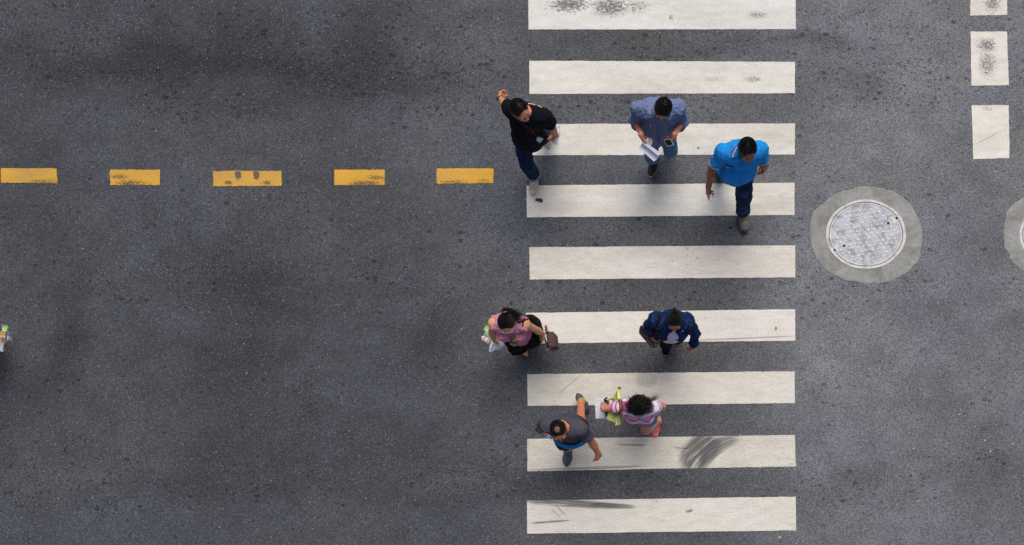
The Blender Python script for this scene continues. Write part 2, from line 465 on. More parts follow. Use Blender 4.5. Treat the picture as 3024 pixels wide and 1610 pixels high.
# ---------------------------------------------------------------- painted markings, each its own slab of thermoplastic
rng = random.Random(7)
def ragged(quad, step=0.025, amp=0.004, seed=0):
    """outline of a painted bar with uneven edges; quad corners as world points in order"""
    r = random.Random(seed); loop = []
    for i in range(4):
        a, b = Vector(quad[i]), Vector(quad[(i + 1) % 4]); L = (b - a).length
        n = max(2, int(L / step)); d = (b - a) / L; nrm = Vector((-d.y, d.x, 0))
        drift = 0.0
        for k in range(n):
            drift = drift * 0.8 + r.uniform(-1, 1) * 0.5
            q = a + (b - a) * (k / n)
            if k: q = q + nrm * amp * (drift + r.uniform(-.5, .5))
            loop.append((q.x, q.y))
    return loop
def paint_mat(name, base, alt, patches=(), scuffs=(), ribs=0.0, pitting=0.5, grime=0.3, seed=0.0, chipped=0.0):
    """thermoplastic paint: patches = worn through (cx,cy,rx,ry,amount,scale) ; scuffs = rubber marks (cx,cy,rx,ry,angle,amount,freq,curve)"""
    m, t = new_mat(name)
    p = t.pos(); x, y, z = t.sep(p)
    q = t.scale(p, (1, 1, 0), (seed * 3.17, seed * 1.91, 0))
    qs = t.scale(p, (0.35, 1, 0), (seed * 2.3, seed, 0))
    big = t.noise(qs, 2.3, 4, 0.6); mid = t.noise(qs, 14, 4, 0.65); fine = t.noise(q, 62, 3, 0.75)
    col = t.mix(t.ramp(big, 0.35, 0.66), lin(base), lin(alt))
    f = t.m('ADD', t.m('MULTIPLY_ADD', t.m('SUBTRACT', mid, 0.5), 0.42, 1.0), t.m('MULTIPLY', t.m('SUBTRACT', fine, 0.5), 0.85))
    col = t.mul(col, f)
    # street dirt in the hollows
    dirt = t.m('ADD', t.ramp(t.noise(qs, 1.6, 5, 0.75), 0.45, 0.8), t.m('MULTIPLY', t.ramp(t.noise(q, 38, 3, 0.75), 0.56, 0.74), 0.7), clamp=True)
    col = t.mix(t.m('MULTIPLY', dirt, grime), col, (0.23, 0.215, 0.19, 1))
    h = t.m('MULTIPLY', fine, 0.5)
    if ribs:
        w = t.m('SINE', t.m('MULTIPLY', t.m('ADD', y, t.m('MULTIPLY', mid, 0.012)), 2 * math.pi / 0.0215))
        rr = t.m('MULTIPLY', t.ramp(w, 0.1, 1.0), t.m('MULTIPLY', t.ramp(t.noise(t.scale(p, (0.5, 2.5, 0)), 26, 3, 0.7), 0.40, 0.66), ribs))
        col = t.mix(t.m('MULTIPLY', rr, 0.7), col, (0.22, 0.215, 0.20, 1)); h = t.m('MULTIPLY_ADD', rr, -0.6, h)
    # pin holes
    v = t.node('ShaderNodeTexVoronoi', {'Vector': q, 'Scale': 30.0}); rc = t.sep(v.outputs['Color'])
    holes = t.m('MULTIPLY', t.m('GREATER_THAN', rc[0], 1 - 0.22 * pitting), t.ramp(t.m('SUBTRACT', v.outputs['Distance'], t.m('MULTIPLY', rc[1], 0.17)), 0.04, -0.04))
    v2 = t.node('ShaderNodeTexVoronoi', {'Vector': q, 'Scale': 9.0}); rc2 = t.sep(v2.outputs['Color'])
    blot = t.m('MULTIPLY', t.m('GREATER_THAN', rc2[0], 1 - 0.12 * pitting), t.ramp(t.m('SUBTRACT', v2.outputs['Distance'], t.m('MULTIPLY', rc2[1], 0.10)), 0.05, -0.03))
    col = t.mix(t.m('MULTIPLY', holes, 0.75), col, (0.07, 0.07, 0.07, 1))
    col = t.mix(t.m('MULTIPLY', blot, 0.55), col, (0.13, 0.125, 0.115, 1))
    for (cx, cy, rx, ry, ang, amt, freq, curve) in scuffs:
        # rubber left by a tyre: streaks along the direction of travel
        c, s_ = math.cos(ang), math.sin(ang)
        dx = t.m('SUBTRACT', x, cx); dy = t.m('SUBTRACT', y, cy)
        u = t.m('ADD', t.m('MULTIPLY', dx, c), t.m('MULTIPLY', dy, s_)); w = t.m('SUBTRACT', t.m('MULTIPLY', dy, c), t.m('MULTIPLY', dx, s_))
        w = t.m('MULTIPLY_ADD', t.m('MULTIPLY', u, u), curve, w)
        st = t.noise(t.node('ShaderNodeCombineXYZ', {0: t.m('MULTIPLY', u, 2.0), 1: t.m('MULTIPLY', w, freq), 2: 0.0}).outputs[0], 1.0, 2, 0.6)
        e = t.m('SQRT', t.m('ADD', t.m('POWER', t.m('ABSOLUTE', t.m('DIVIDE', u, rx)), 2.6), t.m('POWER', t.m('ABSOLUTE', t.m('DIVIDE', w, ry)), 2.6)))
        e = t.ramp(t.m('ADD', e, t.m('MULTIPLY', t.m('SUBTRACT', st, 0.5), 0.5)), 1.05, 0.55)
        mk = t.m('MULTIPLY', t.m('MULTIPLY', e, t.ramp(st, 0.26, 0.52)), amt)
        col = t.mix(mk, col, (0.075, 0.077, 0.08, 1))
    t.put(t.bsdf.inputs['Base Color'], col)
    t.bsdf.inputs['Roughness'].default_value = 0.72
    t.bsdf.inputs['Specular IOR Level'].default_value = 0.3
    t.put(t.bsdf.inputs['Normal'], t.bump(h, 0.35, 0.004))
    # worn-through places let the asphalt show
    wear = None
    qw = t.scale(p, (0.6, 1, 0), (seed, seed * 2, 0))
    for (cx, cy, rx, ry, amt, sc) in patches:
        e = t.m('MULTIPLY', t.ell(x, y, cx, cy, rx, ry, 0.9), amt)
        n = t.noise(qw, sc * 1.5, 5, 0.82)
        k = t.m('MULTIPLY', t.ramp(t.m('ADD', n, t.m('MULTIPLY', e, 0.26)), 0.60, 0.80), 0.85)
        k = t.m('MULTIPLY', k, t.ramp(e, 0.02, 0.2))
        wear = k if wear is None else t.m('MAXIMUM', wear, k)
    if chipped:
        n = t.noise(qw, 34, 4, 0.7); k = t.ramp(n, 0.72 - chipped, 0.75 - chipped)
        wear = k if wear is None else t.m('MAXIMUM', wear, k)
    if wear is not None:
        t.put(t.bsdf.inputs['Alpha'], t.m('SUBTRACT', 1.0, wear, clamp=True))
    return m
WHITE, WARM, GREYW = (213, 213, 208), (209, 205, 198), (196, 192, 182)
def W2(dx, dy): v = PD(dx, dy); return (v.x, v.y)
stripe_px = [   # corners in the 2575 px overview: top left, top right, bottom right, bottom left
    ((1329, -8), (2001, -6), (2001, 74), (1329, 75)), ((1331, 153), (1999, 156), (1999, 235), (1331, 237)),
    ((1330, 312), (1999, 311), (1999, 389), (1330, 391)), ((1324, 467), (1998, 460), (1998, 541), (1325, 547)),
    ((1331, 622), (2000, 617), (2000, 698), (1332, 703)), ((1322, 787), (1999, 778), (2000, 857), (1323, 864)),
    ((1326, 941), (1998, 934), (1999, 1014), (1327, 1021)), ((1326, 1104), (1999, 1094), (2001, 1173), (1326, 1185)),
    ((1325, 1259), (2001, 1249), (2002, 1334), (1326, 1342))]
def wp(dx, dy, rx, ry, a, s): v = PD(dx, dy); return (v.x, v.y, rx, ry, a, s)
def sf(dx, dy, rx, ry, ang, a, fr, cu): v = PD(dx, dy); return (v.x, v.y, rx, ry, R(ang), a, fr, cu)
smats = [
    paint_mat('stripe_paint_worn', WHITE, (205, 203, 196), [wp(1430, 12, .42, .17, 1.0, 30), wp(1535, 18, .38, .2, 1.0, 30), wp(1600, 18, .3, .14, .7, 30), wp(1905, 38, .22, .08, .8, 45), wp(1687, 45, .06, .08, .75, 40)], (), 0, .6, .25, 1.0),
    paint_mat('stripe_paint_beige', WARM, (214, 211, 204), [wp(1895, 200, .2, .07, .8, 48), wp(1790, 200, .25, .06, .5, 48)], (), 0, .5, .38, 2.0),
    paint_mat('stripe_paint_clean', WHITE, (206, 201, 190), [], (), 0, .5, .34, 3.0),
    paint_mat('stripe_paint_speckled', WHITE, (205, 199, 187), [], (), 0.15, .6, .38, 4.0),
    paint_mat('stripe_paint_ribbed', (208, 202, 192), (213, 209, 201), [], (), 0.55, .8, .35, 5.0),
    paint_mat('stripe_paint_dotted', (212, 207, 198), (216, 212, 205), [], [sf(1870, 851, .65, .012, 2.5, .5, 40, 0)], 0.25, .9, .2, 6.0),
    paint_mat('stripe_paint_grooved', (203, 198, 187), (210, 206, 197), [], [sf(1625, 955, .1, .14, 86, .28, 40, 0), sf(1435, 965, .2, .006, 40, .6, 60, 0)], 0.5, .8, .25, 7.0),
    paint_mat('stripe_paint_scuffed', (196, 191, 178), (206, 202, 192), [], [sf(1758, 1136, .30, .20, 46, .9, 26, .45), sf(1800, 1126, .30, .10, 38, .75, 40, .9), sf(1590, 1119, .2, .012, -2, .7, 90, 0), sf(1715, 1127, .1, .01, -4, .7, 90, 0), sf(1480, 1177, .75, .016, 2, .6, 60, 0)], 0.8, .9, .4, 8.0),
    paint_mat('stripe_paint_tyre_marked', (207, 203, 193), (212, 208, 200), [], [sf(1440, 1266, .62, .05, -3.5, .85, 75, 0), sf(1540, 1272, .3, .035, -3, .8, 75, 0), sf(1385, 1312, .26, .014, 4, .8, 70, 0), sf(1410, 1283, .10, .006, -45, .8, 70, 0), sf(1398, 1291, .08, .005, -45, .8, 70, 0), sf(1733, 1285, .05, .02, 10, .8, 40, 0)], 0.45, .8, .2, 9.0)]
slabels = ['white crossing stripe at the top edge with paint worn through', 'beige crossing stripe above the two men at the top', 'clean white crossing stripe under the man with papers',
           'white crossing stripe the man in blue polo steps over', 'ribbed crossing stripe with nobody on it, mid picture', 'white crossing stripe under the woman in denim jacket',
           'crossing stripe just above the girl in pink stripes', 'crossing stripe with a fan of dark tyre scuffs', 'lowest crossing stripe with long tyre streaks on its left']
for i, (q, m_) in enumerate(zip(stripe_px, smats)):
    loop = ragged([W2(*c) + (0,) for c in reversed(q)], 0.014, 0.0022, i)
    o = MB().prism(loop, 0.0005, 0.0045, 0.0015).build('crossing_stripe', m_, road, smooth=False)
    o['label'] = slabels[i]
YEL, YEL2 = (206, 156, 50), (184, 143, 66)
dash_px = [((3, 424), (143, 424), (145, 461), (3, 460)), ((277, 427), (403, 427), (403, 466), (277, 466)), ((536, 430), (708, 430), (708, 468), (536, 468)), ((841, 427), (967, 427), (967, 466), (841, 466)), ((1099, 424), (1241, 424), (1241, 461), (1098, 462))]
dash_patch = [[wp(110, 458, .4, .07, .75, 42)], [wp(300, 445, .2, .06, .9, 36), wp(330, 462, .35, .07, .95, 36)],
              [wp(599, 440, .06, .09, 1.7, 20), wp(645, 440, .06, .09, 1.7, 20), wp(575, 460, .1, .05, 1.0, 34), wp(670, 460, .1, .05, 1.0, 34)],
              [wp(945, 448, .2, .06, .9, 36), wp(920, 462, .35, .07, .95, 36)], [wp(1140, 459, .35, .06, .8, 42), wp(1215, 456, .2, .06, .7, 42)]]
dlab = ['leftmost yellow centre line dash', 'second yellow dash from the left, chipped along its lower edge', 'middle and longest yellow dash with two holes', 'fourth yellow dash, chipped at its right end', 'yellow dash nearest the crossing']
for i, q in enumerate(dash_px):
    m_ = paint_mat('yellow_paint_%d' % i, YEL, YEL2, dash_patch[i], (), 0, .7, .42, 20.0 + i, 0.03)
    o = MB().prism(ragged([W2(*c) + (0,) for c in reversed(q)], 0.010, 0.0042, 40 + i), 0.0005, 0.0045, 0.001).build('centre_line_dash', m_, road, smooth=False)
    o['label'] = dlab[i]
white_px = [((2865, -60), (2972, -62), (2974, 45), (2865, 47)), ((2866, 94), (2973, 94), (2979, 252), (2868, 254)), ((2869, 312), (2979, 311), (2981, 467), (2874, 471))]
wpat = [[(P(2930, 10).x, P(2930, 10).y, .18, .2, .9, 34)], [(P(2915, 135).x, P(2915, 135).y, .2, .16, 1.0, 34), (P(2915, 190).x, P(2915, 190).y, .2, .3, .85, 34)], [(P(2915, 322).x, P(2915, 322).y, .15, .06, .6, 40)]]
wlab = ['white lane dash cut off by the top edge', 'white lane dash with a dark worn patch in its middle', 'white lane dash with a thin slanting crack, lowest of the three']
for i, q in enumerate(white_px):
    sc_ = [(P(2922, 405).x, P(2922, 405).y, .21, .005, R(28), .6, 60, 0)] if i == 2 else ()
    m_ = paint_mat('lane_paint_%d' % i, (216, 213, 204), (208, 203, 193), wpat[i], sc_, 0, .4, .12, 30.0 + i)
    o = MB().prism(ragged([tuple(P(*c)) for c in reversed(q)], 0.012, 0.003, 60 + i), 0.0005, 0.0045, 0.001).build('lane_dash', m_, road, smooth=False)
    o['label'] = wlab[i]

# ---------------------------------------------------------------- manholes
def concrete_mat():
    m, t = new_mat('concrete_apron')
    p = t.pos(); q = t.scale(p, (1, 1, 0)); qs = t.scale(p, (0.4, 1.3, 0))
    big = t.noise(q, 3.6, 6, 0.75, 0.4); mid = t.noise(q, 26, 4, 0.7); fine = t.noise(q, 130, 2)
    col = t.mix(t.ramp(big, 0.36, 0.66), lin((148, 149, 147)), lin((120, 120, 115)))
    col = t.mul(col, t.m('ADD', t.m('MULTIPLY_ADD', t.m('SUBTRACT', mid, 0.5), 0.85, 1.0), t.m('MULTIPLY', t.m('SUBTRACT', fine, 0.5), 0.7)))
    v = t.node('ShaderNodeTexVoronoi', {'Vector': q, 'Scale': 22.0}); rc = t.sep(v.outputs['Color'])
    sp = t.m('MULTIPLY', t.m('GREATER_THAN', rc[0], 0.9), t.ramp(t.m('SUBTRACT', v.outputs['Distance'], t.m('MULTIPLY', rc[1], 0.15)), 0.05, -0.04))
    col = t.mix(t.m('MULTIPLY', sp, 0.7), col, (0.09, 0.09, 0.085, 1))
    t.put(t.bsdf.inputs['Base Color'], col); t.bsdf.inputs['Roughness'].default_value = 0.8
    t.put(t.bsdf.inputs['Normal'], t.bump(t.m('ADD', fine, mid), 0.3, 0.004))
    return m
def iron_mat(name, base, dark, rough):
    m, t = new_mat(name)
    p = t.pos(); q = t.scale(p, (1, 1, 0))
    big = t.noise(q, 9, 6, 0.78, 0.1); fine = t.noise(q, 75, 3, 0.75)
    col = t.mix(t.ramp(big, 0.44, 0.66), lin(base), lin(dark))
    col = t.mix(t.m('MULTIPLY', t.ramp(fine, 0.54, 0.70), 0.65), col, lin((88, 88, 91)))
    t.put(t.bsdf.inputs['Base Color'], col)
    t.bsdf.inputs['Metallic'].default_value = 0.1
    t.bsdf.inputs['Roughness'].default_value = rough
    t.put(t.bsdf.inputs['Normal'], t.bump(t.m('ADD', fine, big), 0.4, 0.004))
    return m
conc = concrete_mat()
iron_c = iron_mat('worn_cover_iron', (180, 181, 188), (122, 124, 132), 0.6)
iron_r = iron_mat('frame_iron', (200, 199, 198), (160, 159, 158), 0.6)
iron_s = iron_mat('stud_iron', (224, 224, 230), (196, 196, 204), 0.5)
dark_m = solid('dark_gap', (18, 18, 19), 0.9, 0.2)
apron_a = [(115, 590), (122, 520), (138, 430), (165, 365), (215, 325), (262, 285), (330, 225), (390, 185), (440, 150), (510, 122), (580, 112), (640, 90), (720, 80), (780, 74), (860, 84), (940, 95), (1020, 118), (1090, 135), (1150, 175), (1210, 220), (1255, 270), (1300, 320), (1340, 390), (1370, 450), (1392, 520), (1408, 600), (1415, 690), (1400, 780), (1392, 860), (1378, 905), (1330, 975), (1290, 1015), (1230, 1070), (1170, 1110), (1090, 1145), (1010, 1175), (900, 1198), (830, 1192), (760, 1200), (680, 1180), (610, 1165), (540, 1160), (470, 1130), (410, 1100), (350, 1075), (300, 1035), (250, 990), (215, 925), (180, 870), (155, 800), (135, 740), (125, 660)]
apron_b = [(2110, 590)]
def manhole(cx, cy, apron_px, label, spin, seed):
    c = P(cx, cy)
    root = empty('manhole', (c.x, c.y, 0)); tag(root, label, 'manhole', 'manholes in the road')
    RX, RY = 118.5 * CAM_H / FOC, 102.8 * CAM_H / FOC      # the opening is a little oval
    r = random.Random(seed)
    loop = []
    n = len(apron_px)
    for i in range(n):
        a, b = Vector(apron_px[i]), Vector(apron_px[(i + 1) % n])
        for k in range(3):
            q = a.lerp(b, k / 3)
            loop.append((q.x + (r.uniform(-.006, .006) if k else 0), q.y + (r.uniform(-.006, .006) if k else 0)))
    # apron ring with the hole left open
    mb = MB(); m = len(loop); vs = []
    for (x, y) in loop:
        d = Vector((x - c.x, y - c.y)); a = math.atan2(d.y / RY, d.x / RX)
        ix, iy = c.x + RX * math.cos(a), c.y + RY * math.sin(a)
        vs += [(x, y, 0.0005), (x - d.x * .02, y - d.y * .02, 0.0045), (ix, iy, 0.006), (ix, iy, -0.05)]
    fs = []
    for i in range(m):
        j = (i + 1) % m
        for k in range(3): fs.append((i * 4 + k, j * 4 + k, j * 4 + k + 1, i * 4 + k + 1))
    mb.add(vs, fs).build('concrete_apron', conc, root, smooth=False)
    def ring(r0, r1, z0, z1, ch=0.002):
        n = 72; vs = []; fs = []
        for i in range(n):
            a = 2 * math.pi * i / n
            for (f, z) in ((r1, z0), (r1, z1 - ch), (r1 - ch / RX, z1), (r0 + ch / RX, z1), (r0, z1 - ch), (r0, z0)):
                wv = 1 + 0.004 * math.sin(a * 7 + seed) if f > .9 else 1
                vs.append((c.x + RX * f * wv * math.cos(a), c.y + RY * f * wv * math.sin(a), z))
        for i in range(n):
            j = (i + 1) % n
            for k in range(5): fs.append((i * 6 + k, j * 6 + k, j * 6 + k + 1, i * 6 + k + 1))
        return MB().add(vs, fs)
    def disc(f, z, zt, name, mat, par):
        n = 72; vs = []
        for zz in (z, zt):
            for i in range(n):
                a = 2 * math.pi * i / n; vs.append((c.x + RX * f * math.cos(a), c.y + RY * f * math.sin(a), zz))
        fs = [tuple(range(n, 2 * n))] + [(i, (i + 1) % n, n + (i + 1) % n, n + i) for i in range(n)]
        return MB().add(vs, fs).build(name, mat, par, smooth=False)
    k0 = 0
    while k0 < len(loop) - 4:                                  # broken crack where the concrete has come away from the tar
        ln = r.randint(4, 13); seg = loop[k0:k0 + ln]; k0 += ln + r.randint(2, 9)
        if len(seg) < 3: continue
        pts = [(c.x + (x - c.x) * (1.003 + .004 * r.random()), c.y + (y - c.y) * (1.003 + .004 * r.random()), .0012) for (x, y) in seg]
        MB().tube(pts, [.0008 + .0018 * r.random() for _ in pts], 5, flat=.5).build('edge_crack', solid('crack_tar', (52, 52, 53), .9, .3, 90), root)
    fr = ring(0.925, 1.0, -0.05, 0.011).build('frame', iron_r, root, smooth=False)
    disc(0.93, -0.06, -0.02, 'joint', dark_m, root)
    rim = ring(0.868, 0.908, -0.02, 0.0095).build('cover_rim', iron_r, root, smooth=False)
    cover = disc(0.869, -0.02, 0.0055, 'cover', iron_c, root)
    # studs on a slanted grid
    sm = bpy.data.meshes.new('stud'); q = MB().lathe([(.0130, 0), (.0124, .004), (.0092, .0080), (.003, .0090)], sides=10)
    sm.from_pydata([tuple(v) for v in q.v], [], q.f); sm.materials.append(iron_s)
    for p_ in sm.polygons: p_.use_smooth = True
    ca, sa = math.cos(spin), math.sin(spin); st = 0.0585
    holes = [(0.56, 0.32), (-0.54, -0.33)]; notches = [(0.76, 0.46), (-0.78, -0.46)]
    for i in range(-9, 10):
        for j in range(-9, 10):
            gx, gy = i * st, (j + (i % 2) * 0.5) * st
            x, y = gx * ca - gy * sa, (gx * sa + gy * ca) * RY / RX
            if (x / RX) ** 2 + (y / RY) ** 2 > 0.80 ** 2: continue
            if any(math.hypot(x / RX - a, y / RY - b) < .11 for a, b in holes + notches): continue
            if math.hypot(x / RX + .05, y / RY - .1) < .42 and r.random() < .25: continue      # worn flat in the middle
            s_ = bpy.data.objects.new('stud', sm); COL.objects.link(s_); s_.parent = cover
            s_.location = (x, y, 0.0052); k = r.uniform(.82, 1.05); s_.scale = (k, k * .95, r.uniform(.55, 1.0))
            s_.location = Vector((c.x + x, c.y + y, 0.0052)) - Vector(root.location) - Vector(cover.location)
    for a, b in holes:
        M = Matrix.Translation((c.x + RX * a, c.y + RY * b, 0))
        MB().lathe([(.016, .0040), (.015, .0062)], M, 16).build('lifting_hole', dark_m, cover, smooth=False)
    for a, b in notches:
        ang = math.atan2(b, a)
        M = Matrix.Translation((c.x + RX * a * .98, c.y + RY * b * .98, 0.006)) @ Matrix.Rotation(ang, 4, 'Z')
        MB().box(.085, .07, .007, M, .002).build('keyhole_lug', iron_r, cover, smooth=False)
        M = Matrix.Translation((c.x + RX * a * 1.02, c.y + RY * b * 1.02, 0.009)) @ Matrix.Rotation(ang, 4, 'Z')
        MB().box(.036, .030, .003, M, .001).build('keyhole', dark_m, cover, smooth=False)
    return root
def crop_m(u, v): return P(2360 + u / 3.88, 530 + v / 3.88)
manhole(2556.4, 692.6, [tuple(crop_m(*q).xy) for q in reversed(apron_a)], 'oval studded iron manhole cover in a whole pale concrete apron', 0.62, 3)
edge_b = [(2580, 190), (2530, 235), (2470, 270), (2420, 312), (2390, 360), (2368, 395), (2362, 450), (2345, 520), (2340, 590), (2350, 660), (2342, 730), (2350, 780), (2385, 820), (2412, 855), (2410, 905), (2440, 950), (2490, 990), (2540, 1025), (2580, 1060)]
far_b = [(2700, 1150), (2850, 1195), (3000, 1205), (3180, 1180), (3350, 1110), (3500, 980), (3590, 820), (3630, 640), (3600, 470), (3520, 310), (3400, 190), (3250, 110), (3080, 75), (2900, 80), (2720, 120)]
manhole(2360 + 2980 / 3.88, 530 + 637 / 3.88, [tuple(crop_m(*q).xy) for q in (edge_b + far_b)], 'manhole cut off by the right edge of the picture', 0.9, 5)

# ---------------------------------------------------------------- small litter
def chunk(name, px, py, sx, sy, sz, mat, label, cat, seed, group=None):
    r = random.Random(seed); c = P(px, py); n = 8; vs = []
    for z, k in ((0.0055, .85), (0.0055 + sz * .55, 1.0), (0.0055 + sz, .6)):
        for i in range(n):
            a = 2 * math.pi * i / n; q = k * r.uniform(.72, 1.15)
            vs.append((c.x + sx * q * math.cos(a), c.y + sy * q * math.sin(a), z))
    fs = [(l * n + i, l * n + (i + 1) % n, (l + 1) * n + (i + 1) % n, (l + 1) * n + i) for l in (0, 1) for i in range(n)]
    fs += [tuple(range(2 * n, 3 * n)), tuple(range(n - 1, -1, -1))]
    o = MB().add(vs, fs).build(name, mat, None, smooth=False)
    return tag(o, label, cat, group)
tan = solid('tan_petal', (205, 160, 110), .7, .3, 200)
blk = solid('black_scrap', (38, 40, 44), .7, .25, 60)
leaf = solid('dry_leaf', (150, 140, 60), .7, .3, 120)
for i, (u, v) in enumerate([(1693, 142), (1265, 463), (1987, 489), (2200, 420), (1308, 957), (1938, 386)]):
    lab = ['tan fallen petal, highest of those right of the crossing', 'small tan petal left of the cluster of petals', 'tan petal lowest in the cluster near the right edge', 'tan petal closest to the right edge', 'tan fallen petal lowest on the road right of the crossing', 'faint tan petal above another near the right edge'][i]
    chunk('petal', 2300 + u / 3.188, 1180 + v / 3.188, .014, .010, .006, tan, lab, 'petal', i, 'tan petals fallen on the road')
chunk('petal', 2302, 1587, .018, .014, .006, tan, 'tan petal below the right end of the lowest stripe', 'petal', 11, 'tan petals fallen on the road')
c = P(1592, 592)
scrap = MB().prism([(c.x - .052, c.y + .0), (c.x - .02, c.y + .028), (c.x + .004, c.y + .02), (c.x + .03, c.y + .022), (c.x + .047, c.y - .006), (c.x + .038, c.y - .026), (c.x + .006, c.y - .022)][::-1], .0052, .009, .001).build('rubber_scrap', blk, None, False)
tag(scrap, 'torn black scrap on the white stripe below the white sneaker', 'litter')
chunk('pebble', 1620, 439, .016, .007, .006, blk, 'dark pebble on the stripe beside the rear white sneaker', 'pebble', 21)
chunk('pebble', 1679, 1219, .011, .014, .008, blk, 'black pebble behind the grey T-shirt', 'pebble', 22)
chunk('pebble', 2062, 437, .018, .009, .006, solid('grey_scrap', (96, 96, 98), .8), 'flat grey pebble on the stripe left of the blue polo', 'pebble', 23)
chunk('leaf', 1540 + 1907 / 2.5386, 700 + 686 / 2.5386, .016, .02, .004, leaf, 'small yellow leaf on the stripe right of the denim jacket', 'leaf', 24)
# ---------------------------------------------------------------- implicit surfaces for bodies and clothes
def unit(v): v = Vector(v); return v.normalized()
class Sdf:
    """list of rounded cones and ellipsoids blended into one continuous surface"""
    def __init__(s): s.ops = []
    def cone(s, a, b, r1, r2, k=0.02, mode='u', cut_b=False, cut_a=False):
        s.ops.append(('c', np.array(a, float), np.array(b, float), r1, r2, k, mode, cut_b, cut_a)); return s
    def ell(s, c, M, rad, k=0.02, mode='u'):
        """M: 3x3 rows = local axes"""
        s.ops.append(('e', np.array(c, float), np.array(M, float), np.array(rad, float), k, mode)); return s
    def ball(s, c, r, k=0.02, mode='u'): return s.cone(c, Vector(c) + Vector((0, 0, 1e-4)), r, r, k, mode)
    def plane(s, p, n, k=0.004):
        """removes everything on the side the normal points to"""
        s.ops.append(('p', np.array(p, float), np.array(unit(n), float), k)); return s
    def mesh(s, name, h, smooth=0):
        lo = np.full(3, 1e9); hi = -lo
        for o in s.ops:
            if o[0] == 'c' and o[6] == 'u':
                for q, r in ((o[1], o[3]), (o[2], o[4])): lo = np.minimum(lo, q - r); hi = np.maximum(hi, q + r)
            elif o[0] == 'e' and o[5] == 'u':
                e = np.sqrt(((o[2] * o[3][:, None]) ** 2).sum(0)); lo = np.minimum(lo, o[1] - e); hi = np.maximum(hi, o[1] + e)
        lo -= 0.03; hi += 0.03
        n = np.ceil((hi - lo) / h).astype(int) + 1
        A = np.full(n, 0.5, np.float32)
        ax = [lo[i] + h * np.arange(n[i]) for i in range(3)]
        def block(l, u):
            i0 = np.clip(np.floor((l - lo) / h).astype(int), 0, n - 1); i1 = np.clip(np.ceil((u - lo) / h).astype(int) + 1, 1, n)
            sl = tuple(slice(i0[i], i1[i]) for i in range(3))
            return sl, ax[0][sl[0]][:, None, None], ax[1][sl[1]][None, :, None], ax[2][sl[2]][None, None, :]
        for o in s.ops:
            if o[0] == 'p':
                _, q, nn, k = o
                d = ((ax[0][:, None, None] - q[0]) * nn[0] + (ax[1][None, :, None] - q[1]) * nn[1] + (ax[2][None, None, :] - q[2]) * nn[2]).astype(np.float32)
                A = np.maximum(A, d); continue
            if o[0] == 'c':
                _, a, b, r1, r2, k, mode, cb, ca = o
                pad = k + 4 * h; rm = max(r1, r2)
                sl, X, Y, Z = block(np.minimum(a, b) - rm - pad, np.maximum(a, b) + rm + pad)
                ab = b - a; L2 = max(ab @ ab, 1e-12); L = math.sqrt(L2)
                tt = ((X - a[0]) * ab[0] + (Y - a[1]) * ab[1] + (Z - a[2]) * ab[2]) / L2
                tc = np.clip(tt, 0, 1)
                d = np.sqrt((X - a[0] - tc * ab[0]) ** 2 + (Y - a[1] - tc * ab[1]) ** 2 + (Z - a[2] - tc * ab[2]) ** 2) - (r1 + (r2 - r1) * tc)
                if cb: d = np.maximum(d, (tt - 1) * L)
                if ca: d = np.maximum(d, -tt * L)
            else:
                _, c, M, rad, k, mode = o
                e = np.sqrt(((M * rad[:, None]) ** 2).sum(0)); pad = k + 4 * h
                sl, X, Y, Z = block(c - e - pad, c + e + pad)
                X, Y, Z = X - c[0], Y - c[1], Z - c[2]
                q = [(X * M[i, 0] + Y * M[i, 1] + Z * M[i, 2]) / rad[i] for i in range(3)]
                k0 = np.sqrt(q[0] ** 2 + q[1] ** 2 + q[2] ** 2) + 1e-9
                k1 = np.sqrt((q[0] / rad[0]) ** 2 + (q[1] / rad[1]) ** 2 + (q[2] / rad[2]) ** 2) + 1e-9
                d = k0 * (k0 - 1) / k1
            d = d.astype(np.float32); B = A[sl]
            if mode == 'u':
                w = np.maximum(k - np.abs(B - d), 0) / k; A[sl] = np.minimum(B, d) - w * w * k * 0.25
            else:
                d = -d; w = np.maximum(k - np.abs(B - d), 0) / k; A[sl] = np.maximum(B, d) + w * w * k * 0.25
        V, F = surface_nets(A, lo, h)
        return mesh_np(name, V, F)
